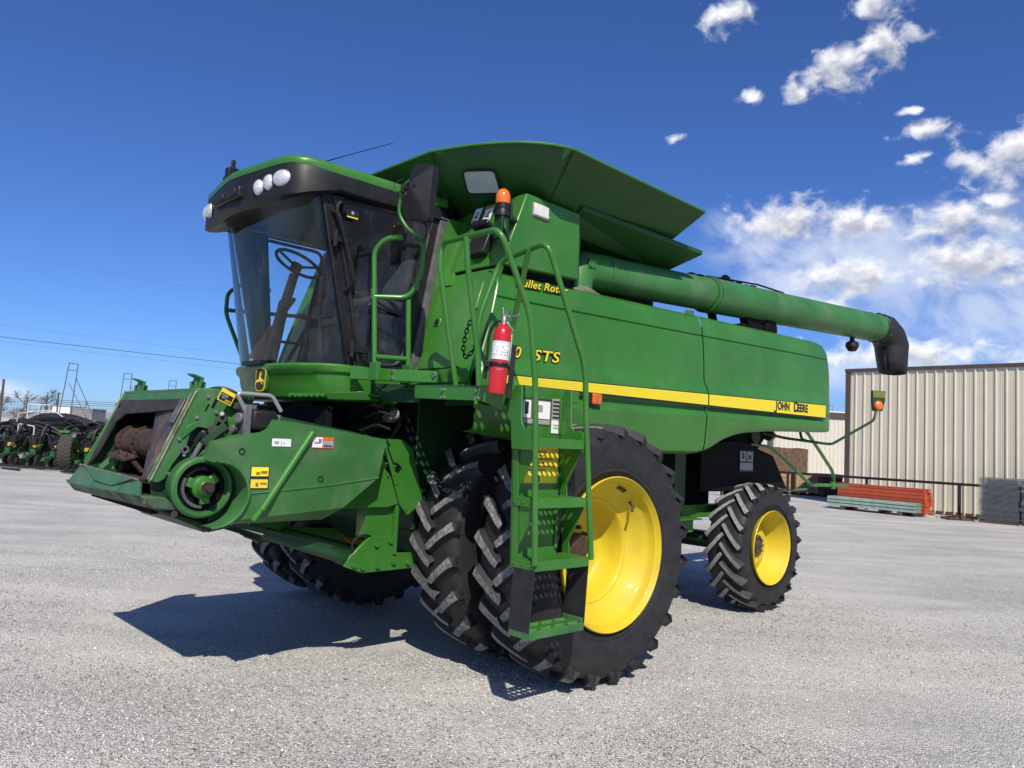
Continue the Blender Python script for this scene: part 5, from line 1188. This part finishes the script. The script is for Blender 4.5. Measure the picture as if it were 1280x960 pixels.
mb = MB(); mb.tube([(12.6, .6, 4.9), (12.6, .6, 6.5)], .06, 6); mb.build('roof_vent_pipe', RUST, sh2)
mb = MB(); mb.tube([(9, .5, 5.45), (22, .5, 5.45)], .03, 6)
for x in (9, 11, 13, 15, 17): mb.tube([(x, .5, 4.9), (x, .5, 5.45)], .025, 6)
mb.build('roof_rail', STEEL, sh2)
# wooden fence
wf = empty('wooden_fence', None, (11.4, 41.0, 0), (0, 0, 0)); tag(wf, 'brown upright board fence behind the wooden crates', 'fence')
mb = MB(); rr = random.Random(2)
for i in range(46):
    x = -2.2+.15*i; hgt = 2.14+rr.uniform(-.03, .03); mb.box((x, rr.uniform(-.01, .01), .03), (x+.143, .025, hgt))
fb = mb.build('fence_boards', WOODF, wf, smooth=0, fix=False); tag(fb, kind='stuff')
mb = MB(); mb.box((-2.2, .03, .4), (4.7, .08, .5)); mb.box((-2.2, .03, 1.6), (4.7, .08, 1.7)); mb.build('fence_rail', WOODF, wf, smooth=0)
# crates
def crate(x, y, w, d, h, rz, m, lab):
    r = empty('wooden_crate', None, (x, y, 0), (0, 0, rz)); tag(r, lab, 'crate', 'wooden crates by the fence')
    for i in range(4):
        mb = MB(); z = .12+i*(h-.12)/4
        mb.box((-w/2, -d/2, z), (w/2, -d/2+.02, z+(h-.12)/4-.012)); mb.box((-w/2, -d/2+.02, z), (-w/2+.02, d/2, z+(h-.12)/4-.012)); mb.box((w/2-.02, -d/2+.02, z), (w/2, d/2, z+(h-.12)/4-.012))
        mb.build('side_board', m, r, smooth=0, fix=False)
    for sx_ in (-1, 1): MB().box((sx_*w*.42-.04, -d/2-.022, .1), (sx_*w*.42+.04, -d/2, h)).build('corner_batten', m, r, smooth=0, fix=False)
    mb = MB(); mb.box((-w/2-.02, -d/2-.02, h), (w/2+.02, d/2+.02, h+.03)); mb.build('crate_lid', m, r, smooth=0)
    mb = MB()
    for sx_ in (-.4, 0, .4): mb.box((sx_*w-.05, -d/2, 0), (sx_*w+.05, d/2, .10))
    mb.build('skid', WOODD, r, smooth=0)
    mb = MB(); mb.box((-w/2+.03, -d/2+.03, .12), (w/2-.03, d/2-.03, h-.02)); mb.build('crate_core', WOODD, r, smooth=0)
crate(12.30, 34.9, .95, 1.0, .95, R(-4), WOODC, 'pale wooden crate left of the other pale crate, behind the rear wheel')
crate(13.42, 34.6, 1.0, 1.0, .95, R(-4), WOODC, 'pale wooden crate between its pale twin and the dark crate')
crate(14.36, 34.2, .90, 1.0, .97, R(-4), WOODD, 'dark brown wooden crate beside the end of the red beam stack')
# pipe railing in front of the shed wall
nf = Vector((-.733, -.68, 0))
rl0 = Vector((12.73, 28.6, 0))+nf*1.5
pr = empty('pipe_railing', None, (rl0.x, rl0.y, 0), (0, 0, math.atan2(WU.y, WU.x))); tag(pr, 'black pipe railing running along the beige shed wall', 'railing')
mb = MB(); mb.tube([(-4.5, 0, 1.08), (16, 0, 1.08)], .045, 8); mb.build('top_rail', RAILM, pr)
for x in (-4.4, -1.6, 1.3, 4.2, 7.1, 10.0, 12.9, 15.8):
    mb = MB(); mb.tube([(x, 0, 0), (x, 0, 1.05)], .05, 8); mb.build('railing_post', RAILM, pr)
# stack of red rack beams, each beam its own thing
def at_wall(along, out): return Vector((12.73, 28.6, 0))+WU*along+nf*out
stk_ang = math.atan2(WU.y, WU.x)+R(-7)
LB = 2.95
def beam_mesh(m, name):
    mb = MB(); q = [(0, 0), (.135, 0), (.135, .055), (.085, .055), (.085, .10), (0, .10)]
    mb.prism([(0, y, z) for y, z in q], (-LB, 0, 0)); mb.box((-.012, -.01, -.012), (.004, .145, .112)); o = mb.build(name, m, None, smooth=0, bev=0); me = o.data; bpy.data.objects.remove(o); return me
bm1 = beam_mesh(ORBEAM, 'rack_beam'); bm2 = beam_mesh(ORBEAMD, 'rack_beam')
base = at_wall(3.55, 2.6); ordn = ['lowest', 'second from the ground', 'third from the ground', 'fourth from the ground', 'third from the top', 'second from the top', 'topmost']
rr = random.Random(11)
for col_ in range(3):
    for lay in range(7):
        q = base+Vector((-math.sin(stk_ang), math.cos(stk_ang), 0))*(-.02+.155*col_)+Vector((math.cos(stk_ang), math.sin(stk_ang), 0))*rr.uniform(-.05, .05)
        o = share(bm1 if (col_+lay) % 3 else bm2, 'rack_beam', None, (q.x, q.y, .10+lay*.112), (0, 0, stk_ang))
        tag(o, 'red steel rack beam, %s in the %s column of the red stack' % (ordn[lay], ('front', 'middle', 'back')[col_]), 'rack beam', 'red rack beams stacked by the shed')
for i, x in enumerate((-.3, -1.4, -2.6)):
    mb = MB(); mb.box((x-.05, -.1, 0), (x+.05, .6, .098)); o = mb.build('timber_bearer', WOODC, None, smooth=0, loc=base); o.rotation_euler = (0, 0, stk_ang)
    tag(o, 'pale timber bearer under the red beam stack, %s' % ('at its near end', 'at its middle', 'at its far end')[i], 'timber', 'bearers under the red stack')
# green-grey galvanised decking bundle lying before the red stack
b2 = at_wall(3.42, 3.0)
for lay in range(3):
    mb = MB(); LBB = 2.95; prof = []
    for i in range(9): x = i*.075; prof += [(x, 0), (x+.015, .085), (x+.05, .085), (x+.06, 0)]
    mb.grid([[(xx, y, z) for y, z in prof] for xx in (0, -LBB)])
    for i in range(0, 39): mb.box((-.05-.074*i, -.006, -.004), (-.03-.074*i, .655, .012))
    o = mb.build('deck_sheet', GALV, None, smooth=0, solid=.006, loc=(b2.x, b2.y, .12+.105*lay), fix=False); o.rotation_euler = (0, 0, stk_ang+R(2))
    tag(o, 'grey green corrugated deck sheet, %s of the bundle before the red beams' % ('bottom', 'middle', 'top')[lay], 'deck sheet', 'corrugated sheets before the red stack')
for i, x in enumerate((-.5, -2.4)):
    mb = MB(); mb.box((x-.06, -.05, 0), (x+.06, .75, .115)); o = mb.build('timber_bearer', WOODD, None, smooth=0, loc=b2); o.rotation_euler = (0, 0, stk_ang+R(2))
    tag(o, 'dark timber under the grey green sheets, %s' % ('nearer the mesh stacks', 'nearer the wooden crates')[i], 'timber', 'bearers under the grey sheets')
# wire mesh stacks
def mesh_stack(along, out, n, w, lab, seed):
    r_ = random.Random(seed); q = at_wall(along, out); mb = MB()
    for i in range(n):
        z = .10+i*(1.28/n); dx, dy = r_.uniform(-.03, .03), r_.uniform(-.02, .02)
        for j in range(9): y = j*1.05/8; mb.box((dx, y+dy-.006, z), (w+dx, y+dy+.006, z+.012))
        nn = int(w/.055)
        for j in range(nn+1): x = j*w/nn; mb.box((x+dx-.003, dy, z+.008), (x+dx+.003, 1.05+dy, z+.014))
        mb.box((dx, dy-.012, z-.04), (w+dx, dy-.006, z-.032)); 
        for j in range(0, nn+1): x = j*w/nn; mb.box((x+dx-.003, dy-.012, z-.04), (x+dx+.003, dy-.006, z+.012))
    r = empty('wire_mesh_stack', None, (q.x, q.y, 0), (0, 0, math.atan2(WU.y, WU.x))); tag(r, lab, 'mesh stack', 'stacks of wire mesh decks')
    o = mb.build('mesh_decks', WIRE, r, smooth=0, fix=False); tag(o, kind='stuff')
    mb = MB(); mb.box((0, 0, 0), (w, .10, .09)); mb.box((0, .9, 0), (w, 1.0, .09)); mb.build('pallet_bearer', WOODD, r, smooth=0)
mesh_stack(4.95, 2.1, 36, 1.02, 'grey wire mesh stack nearest the red beams, at the left of the mesh row', 1)
mesh_stack(6.05, 2.1, 34, 1.0, 'grey wire mesh stack at the right end of the mesh row by the picture edge', 2)
mesh_stack(7.15, 2.1, 44, 1.0, 'grey wire mesh stack beyond the picture edge', 3)
# litter at the foot of the wall
mb = MB(); rr = random.Random(8)
for i in range(60):
    q = at_wall(rr.uniform(2.4, 9), rr.uniform(.3, 2.2)); s = rr.uniform(.02, .08); mb.box((q.x-s, q.y-s*.7, -.02), (q.x+s, q.y+s*.6, s*.6))
o = mb.build('wall_foot_rubble', mat('rubble', (.20, .16, .12), .9, 0, .5, 3), None, smooth=0, fix=False); tag(o, 'loose brown rubble along the foot of the shed wall', 'rubble', kind='stuff')
mb = MB()
for i in range(5): mb.box((.18*i-.45, -.25+.03*(i % 2), .0), (.18*i-.30, .25, .05+.03*(i % 3)))
o = mb.build('scrap_timber', WOODD, None, smooth=0, loc=at_wall(4.35, 2.0)); tag(o, 'dark scrap timber lying between the red beams and the mesh stacks', 'timber')

# ================================================================= LEFT : planter, yard and far things
PBLK = mat('planter_black', (.014, .014, .016), .55, 0, .4, 8, .15, (.07, .07, .07), 6)
PTY = mat('dusty_tyre', (.045, .040, .034), .85, 0, .3, 20, .5, (.10, .085, .07), 12)
PGR = mat('planter_green', (.018, .095, .024), .55, 0, .3, 6, .3, (.05, .06, .04), 8)
def row_unit():
    r = empty('planter_row_unit', None)
    mb = MB(); mb.beam((0, .0, .85), (0, -.75, .62), .07, .12); mb.beam((0, .0, .62), (0, -.70, .42), .06, .08); mb.box((-.10, -.95, .40), (.10, -.55, .62)); mb.beam((0, -.9, .45), (0, -1.35, .22), .10, .10); mb.box((-.09, -.1, .5), (.09, .04, 1.0)); mb.beam((0, -1.2, .35), (0, -1.35, .1), .14, .16); mb.build('unit_frame', PGR, r, bev=0)
    for sx_ in (-1, 1):
        mb = MB(); mb.tube([(sx_*.13-.05, -.75, .22), (sx_*.13+.05, -.75, .22)], [.20, .20], 16); mb.tube([(sx_*.13-.055, -.75, .22), (sx_*.13+.055, -.75, .22)], .08, 10); mb.build('gauge_wheel', PBLK, r)
        mb = MB(); mb.tube([(sx_*.09-.02, -1.42, .15), (sx_*.07+.02, -1.42, .15)], .14, 14); mb.build('closing_wheel', PBLK, r)
    mb = MB(); mb.box((-.07, -.90, .66), (.08, -.72, .80)); mb.tube([(.12, -.8, .70), (.16, -.8, .70)], .08, 12); mb.build('seed_meter', mat('faded_yellow_plastic', (.42, .34, .06), .6, 0, .2, 9), r, bev=.02)
    mb = MB(); mb.box((-.16, -.80, .80), (.16, -.35, 1.05)); mb.tube(bez([(0, -.6, 1.05), (.02, -.5, 1.45), (.1, .1, 1.55), (.15, .7, 1.35)], .2), .05, 8)
    mb.tube(bez([(-.1, -.9, .7), (-.16, -1.0, 1.0), (-.1, -.2, 1.25), (0, .4, 1.1)], .2), .03, 7); mb.tube(bez([(.1, -.9, .5), (.2, -1.0, .8), (.15, -.3, 1.0), (0, .2, 1.0)], .2), .022, 7); mb.build('seed_hose', PBLK, r)
    return r
pd = Vector((.985, -.17, 0)).normalized()
def pl_at(s, out=0): return Vector((-17.6, 27.6, 0))+pd*s+Vector((pd.y, -pd.x, 0))*out
prz = math.atan2(pd.y, pd.x)
ru = row_unit()
ord_ = ['leftmost', 'second from left', 'third from left', 'left of the dusty tyre', 'right of the dusty tyre', 'sixth from left', 'seventh from left', 'eighth from left']
for i in range(8):
    o = ru if i == 0 else copy_tree(ru)
    q = pl_at(-.55+i*.92+(.35 if i > 3 else 0)); o.location = (q.x+random.uniform(-.06, .06), q.y+random.uniform(-.1, .1), 0); o.rotation_euler = (random.uniform(-.05, .05), 0, prz+random.uniform(-.12, .12))
    tag(o, 'green and black planter row unit on front toolbar, '+ord_[i], 'row unit', 'row units of the front planter')
for i in range(7):
    o = copy_tree(ru); q = pl_at(.1+i*1.0, -3.2); o.location = (q.x, q.y, .12); o.rotation_euler = (0, 0, prz)
    tag(o, 'planter row unit in the rear row behind the front toolbar, %s' % ('at its left end', 'second along', 'third along', 'fourth along', 'fifth along', 'sixth along', 'at its right end')[i], 'row unit', 'row units of the rear planter')
pt = empty('planter_toolbar', None, tuple(pl_at(0)), (0, 0, prz)); tag(pt, 'long green planter toolbar carrying black hoses and row units', 'planter')
mb = MB(); mb.box((-2, -.06, .72), (9, .12, .90)); mb.box((-1.5, 3.1, .8), (8, 3.3, 1.0))
for x in (-1, 2.4, 5.5): mb.beam((x, .1, .85), (x+.3, 3.2, .95), .12, .14)
mb.box((2.5, .2, 1.1), (4.9, .5, 1.22)); mb.beam((3.1, -.4, 1.30), (4.6, -.4, 1.24), .22, .07); mb.build('toolbar', PGR, pt, bev=0)
mb = MB(); rr = random.Random(21)
for i in range(110):
    x = rr.uniform(-1.5, 7); y = rr.uniform(-.2, 1.8); L = rr.uniform(.7, 2.2); z = rr.uniform(.95, 1.55)
    mb.tube(bez([(x, y, z-rr.uniform(.2, .7)), (x+L*.25, y+rr.uniform(-.2, .2), z+rr.uniform(.0, .35)), (x+L*.6, y+.1, z+rr.uniform(-.1, .25)), (x+L, y+rr.uniform(-.2, .3), z-rr.uniform(.1, .6))], .35), rr.uniform(.025, .06), 7)
for i in range(90):
    x = rr.uniform(-1.8, 7); y = rr.uniform(-1.0, .3); z = rr.uniform(.35, 1.25)
    mb.tube(bez([(x, y, z-rr.uniform(.1, .5)), (x+rr.uniform(-.2, .3), y+rr.uniform(-.2, .2), z+rr.uniform(.1, .4)), (x+rr.uniform(-.3, .6), y+.3, z-rr.uniform(-.2, .3))], .2, 3), rr.uniform(.015, .04), 5)
for i in range(60):
    x = rr.uniform(-1.8, 7); y = rr.uniform(-1.1, .2); z = rr.uniform(.2, .95); s = rr.uniform(.03, .11); mb.box((x-s, y-s, z-s), (x+s, y+s, z+s*1.5))
mb.build('air_hoses', PBLK, pt)
mb = MB(); mb.tube(bez([(-1.2, 1.0, 1.15), (-.2, 1.0, 1.75), (1.0, 1.0, 1.80), (2.4, 1.0, 1.45), (3.2, 1.0, 1.2)], .4), .17, 10); mb.tube(bez([(-2, 1.6, 1.5), (.3, 1.6, 1.62), (1.6, 1.6, 1.55), (3.0, 1.6, 1.35)], .4), .14, 10); mb.box((-.9, .9, 1.2), (.9, 1.5, 1.68)); mb.tube(bez([(2.9, 1.4, 1.3), (3.8, 1.3, 1.75), (4.6, 1.3, 1.6), (5.6, 1.3, 1.7), (6.5, 1.3, 1.4)], .3), .15, 10); mb.build('folded_cover', PBLK, pt)
mb = MB(); mb.tube(bez([(-.55, .3, 1.35), (-.5, .3, 1.85), (.6, .3, 2.0), (1.1, .3, 1.95), (1.35, .3, 1.8)], .15), .022, 8); mb.tube(bez([(.1, -.3, 1.1), (.1, -.3, 1.48), (.75, -.3, 1.42), (.75, -.3, 1.0)], .08), .024, 8); mb.build('pale_guard_rail', mat('pale_guard', (.5, .5, .48), .5), pt)
mb = MB(); mb.lathe([(0, 0), (.3, 0), (.33, .06), (.33, .40), (.22, .52), (0, .55)], (3.6, 2.6, 1.15), 'Z', 18); mb.lathe([(0, 0), (.35, 0), (.38, .06), (.38, .3), (.22, .4), (0, .42)], (5.4, 2.6, 1.25), 'Z', 18); mb.build('white_tank', WHITE, pt, smooth=50)
# transport wheels of the planter
tm = make_tyre(.66, .42, .36, 30, 1, .012, PTY, dth=.2, hw=.03); tm.data.materials[0] = PTY; tmd = tm.data; bpy.data.objects.remove(tm)
rim2 = rim_mesh([(.36, .17), (.375, .20), (.36, .2), (.33, .12), (.30, .05), (.16, .02), (.15, .08), (0, .08)], 32, 'rim', mat('dull_yellow', (.30, .25, .04), .6, 0, .2, 6))
def pw(s, out, lab):
    q = pl_at(s, out); r = empty('transport_wheel', None, (q.x, q.y, .655), (0, 0, prz-R(68))); tag(r, lab, 'wheel', 'planter transport wheels')
    share(tmd, 'tyre', r); share(rim2, 'rim', r); 
    mb = MB(); mb.disc((0, .24, 0), (0, 1, 0), .07, .3, 12); mb.beam((.1, .35, .1), (1.0, .4, .55), .10, .14); mb.build('axle_arm', GREENK, r)
    mb = MB(); mb.box((-.1, -.30, .62), (.35, .05, .70)); mb.build('wheel_bracket', GREEN, r, bev=0)
pw(3.05, 1.25, 'dusty brown transport tyre with yellow rim standing among the row units')
pw(7.4, .6, 'dusty transport tyre hidden behind the feeder house opening')
mb = MB()
for i in range(6): mb.beam((-3+i*2.2, -2.2, .03), (-2.0+i*2.2, -2.6, .035), .10, .05)
mb.beam((-6, -1.45, .06), (8, -1.55, .06), .12, .08); mb.build('ground_bar', PBLK, pt)
# far yard
def farbox(name, x, y, w, h, z0, d, m, lab, cat):
    r = empty(name, None, (x, y, 0)); tag(r, lab, cat)
    mb = MB(); mb.box((-w/2, 0, z0), (w/2, d, z0+h)); mb.build('box_body', m, r, smooth=0, bev=.03)
    mb = MB()
    for sx_ in (-1, 1):
        for yy in (.1, d-.1): mb.box((sx_*w*.45-.06, yy-.06, 0), (sx_*w*.45+.06, yy+.06, z0))
    mb.build('leg', STEEL, r, smooth=0)
    mb = MB(); mb.box((-w/2-.03, -.03, z0+h), (w/2+.03, d+.03, z0+h+.06)); mb.build('roof_lip', GREY, r, smooth=0)
    return r
farbox('storage_tank_box', -34.2, 58.0, 1.35, .95, 1.75, 2.0, WHITE, 'white box unit on legs rising behind the planter', 'storage box')
farbox('storage_tank_box', -32.7, 58.2, 1.55, .85, 1.75, 2.0, mat('grey_box', (.22, .22, .22), .6, 0, .1, 2), 'grey box unit beside the white box behind the planter', 'storage box')
fr = empty('pipe_rack', None, (-35.6, 57.5, 0)); tag(fr, 'white pipe rack standing left of the white box unit', 'pipe rack')
mb = MB()
for x in (-.8, 0, .8, 3.3): mb.tube([(x, 0, 0), (x, 0, 2.75 if x < 1 else 1.9)], .035, 6)
for z in (1.6, 2.2, 2.75): mb.tube([(-.8, 0, z), (.8, 0, z)], .03, 6)
mb.tube([(.8, 0, 1.0), (3.3, 0, 1.0)], .03, 6); mb.tube([(.8, 0, 1.5), (3.3, 0, 1.5)], .03, 6); mb.build('rack_frame', mat('white_pipe', (.65, .65, .63), .5), fr)
wp_ = empty('utility_pole', None, (-33.6, 56.5, 0)); tag(wp_, 'slim dark pole in front of the white box behind the planter', 'pole')
mb = MB(); mb.tube([(0, 0, 0), (0, 0, 3.7)], .055, 8); mb.build('pole', BROWN, wp_)
wp2 = empty('utility_pole', None, (-63.5, 95.0, 0)); tag(wp2, 'far dark pole beside the bare trees at the left edge', 'pole')
mb = MB(); mb.tube([(0, 0, 0), (0, 0, 6.4)], .14, 8); mb.build('pole', BROWN, wp2)
# perimeter fence with barbed wire
pf = empty('wire_fence', None, (-62, 66, 0), (0, 0, R(-3))); tag(pf, 'long wire perimeter fence with thin posts behind the planter', 'fence')
for i in range(19):
    mb = MB(); mb.tube([(i*2.6, 0, 0), (i*2.6, 0, 3.4)], .035, 6); mb.build('fence_post', BROWN, pf)
mb = MB()
for z in (3.05, 3.2, 3.35): mb.tube([(0, 0, z), (46.8, 0, z)], .018, 5)
mb.build('barbed_wire', BROWN, pf)
mb = MB()
for i in range(1, 160): mb.box((i*.29-.008, -.008, .1), (i*.29+.008, .008, 3.0))
for j in range(10): mb.box((0, -.008, .1+.3*j), (46.8, .008, .115+.3*j))
o = mb.build('fence_mesh', WIRE, pf, smooth=0, fix=False); tag(o, kind='stuff')
# twin-leg steel masts
def mast(x, y, h, lab, lean):
    r = empty('steel_mast', None, (x, y, 0), (0, lean, 0)); tag(r, lab, 'mast', 'steel masts behind the planter')
    mb = MB()
    for sx_ in (-1, 1): mb.tube([(sx_*.42, 0, 0), (sx_*.30, 0, h)], .03, 6)
    mb.build('mast_leg', mat('mast_steel', (.13, .14, .16), .6, .2), r)
    mb = MB(); mb.tube([(-.30, 0, h), (.30, 0, h)], .034, 6); mb.tube([(-.31, 0, h-.45), (.31, 0, h-.45)], .03, 6); mb.build('cross_bar', MATS['mast_steel'], r)
    mb = MB(); mb.tube([(.3, 0, h-.9), (2.6, .2, .9)], .025, 5); mb.tube([(-.1, 0, h-1.3), (2.2, .2, .9)], .02, 5); mb.build('guy_wire', BROWN, r)
mast(-29.4, 50.0, 5.45, 'tallest looking steel mast with guy wires, leftmost of the three', R(5))
mast(-30.1, 59.0, 5.55, 'middle steel mast of the three in a row', R(2.5))
mast(-29.6, 66.0, 5.55, 'farthest steel mast, nearest the feeder house in the picture', R(1.5))
# bare trees
def bare_tree(x, y, h, lab, seed):
    r = empty('bare_tree', None, (x, y, 0)); tag(r, lab, 'tree', 'bare trees at the far left'); r_ = random.Random(seed)
    tr = MB(); tr.tube([(0, 0, 0), (.1, 0, h*.3), (0, .1, h*.6), (.1, 0, h)], [.22, .17, .10, .02], 7); tr.build('trunk', mat('bare_bark', (.16, .12, .095), .9, 0, .3, 5), r)
    cr = MB()
    def grow(p, d, L, rad, lev):
        q = p+d*L; cr.tube([p, q], [rad, rad*.6], 4, cap=False)
        if lev == 0: return
        for i in range(4 if lev > 1 else 5):
            nd = (d+Vector((r_.gauss(0, .55), r_.gauss(0, .55), r_.gauss(.1, .35)))).normalized(); grow(p.lerp(q, r_.uniform(.4, 1)), nd, L*r_.uniform(.5, .75), rad*.55, lev-1)
    for i in range(9):
        a = r_.uniform(0, 6.28); z = h*r_.uniform(.25, .8); grow(Vector((0, 0, z)), Vector((math.cos(a)*.7, math.sin(a)*.7, .7)).normalized(), h*.24, .06, 3)
    cr.build('crown', MATS['bare_bark'], r, smooth=0, fix=False)
bare_tree(-62.0, 97, 4.6, 'bare brown tree at the left edge beside the far pole', 1)
bare_tree(-59.2, 97, 5.0, 'widest bare brown tree, rightmost of the three', 2)
bare_tree(-65.0, 97, 5.0, 'bare brown tree cut by the left picture edge', 3)
# far buildings and equipment rows on the skyline
def farshed(x, y, w, h, m, lab):
    r = empty('far_building', None, (x, y, 0)); tag(r, lab, 'building')
    mb = MB(); mb.box((-w/2, 0, 0), (w/2, 6, h)); mb.build('wall', m, r, smooth=0)
    mb = MB(); mb.prism([(-w/2-.3, -.3, h), (-w/2-.3, 3, h+.8), (-w/2-.3, 6.3, h)], (w+.6, 0, 0)); mb.build('roof', GREY, r, smooth=0)
    mb = MB(); mb.box((-w*.2, -.05, 0), (-w*.2+1.2, 0, 2.1)); mb.build('door', BROWN, r, smooth=0)
farshed(-60, 118, 14, 2.4, WHITE, 'far low white building behind the bare trees')
farshed(-28, 125, 16, 2.2, mat('far_tan', (.32, .29, .25), .8), 'far low tan building behind the steel masts')
rr = random.Random(31); mb = MB()
for i in range(420):
    x = rr.uniform(-48, -14); y = rr.uniform(33, 52); z = rr.uniform(.1, 1.25); s = rr.uniform(.08, .35); mb.box((x-s, y-s, z-s*.5), (x+s*rr.uniform(.5, 3), y+s, z+s*.5))
for i in range(260):
    x = rr.uniform(-48, -14); y = rr.uniform(33, 52); z = rr.uniform(.5, 1.3); mb.tube(bez([(x, y, z-.4), (x+.3, y, z+.15), (x+rr.uniform(.5, 1.6), y, z-.3)], .2, 3), rr.uniform(.03, .08), 5)
mb.cur = 1
for i in range(110):
    x = rr.uniform(-48, -14); y = rr.uniform(32, 50); z = rr.uniform(.3, 1.2); mb.box((x-.3, y-.1, z-.06), (x+rr.uniform(.2, .8), y+.1, z+.06))
o = mb.build('farther_implements', [PBLK, GREEN], None, smooth=0, fix=False); tag(o, 'dark mass of more planting implements parked far behind the front planter', 'implements', kind='stuff')
# overhead lines
def line(name, pts, r, lab):
    mb = MB(); mb.tube(pts, r, 5); o = mb.build(name, mat('cable', (.06, .06, .07), .6), None); tag(o, lab, 'cable', 'overhead power lines'); return o
def sag(a, b_, s, n=14): a, b_ = Vector(a), Vector(b_); return [a.lerp(b_, i/n)-Vector((0, 0, s*4*(i/n)*(1-i/n))) for i in range(n+1)]
line('power_line', sag((-63, 46, 8.65), (12, 93, 6.9), .15), .024, 'thick dark power line crossing the sky left of the cab')
line('power_line', sag((-100, 70, 14.6), (10, 122, 9.5), .3), .009, 'faint power line just above the thick dark line')
line('power_line', sag((-63, 46.5, 8.55), (12, 93, 6.1), .2), .008, 'faint power line just below the thick dark line')
line('power_line', sag((-62, 50, 16.0), (20, 75, 9.6), .3), .006, 'faint highest wire across the open sky left of the cab')
# horizon strip of distant fields
mb = MB(); xs2 = [(-2600+80*i) for i in range(66)]
mb.grid([[(x, 2400+8*i, (0 if i == 0 else 14+9*math.sin(x*.004)+6*math.sin(x*.011)) if i < 2 else 0) for x in xs2] for i in range(3)])
o = mb.build('distant_hills', mat('far_land', (.20, .21, .22), .9), None); tag(o, kind='structure')
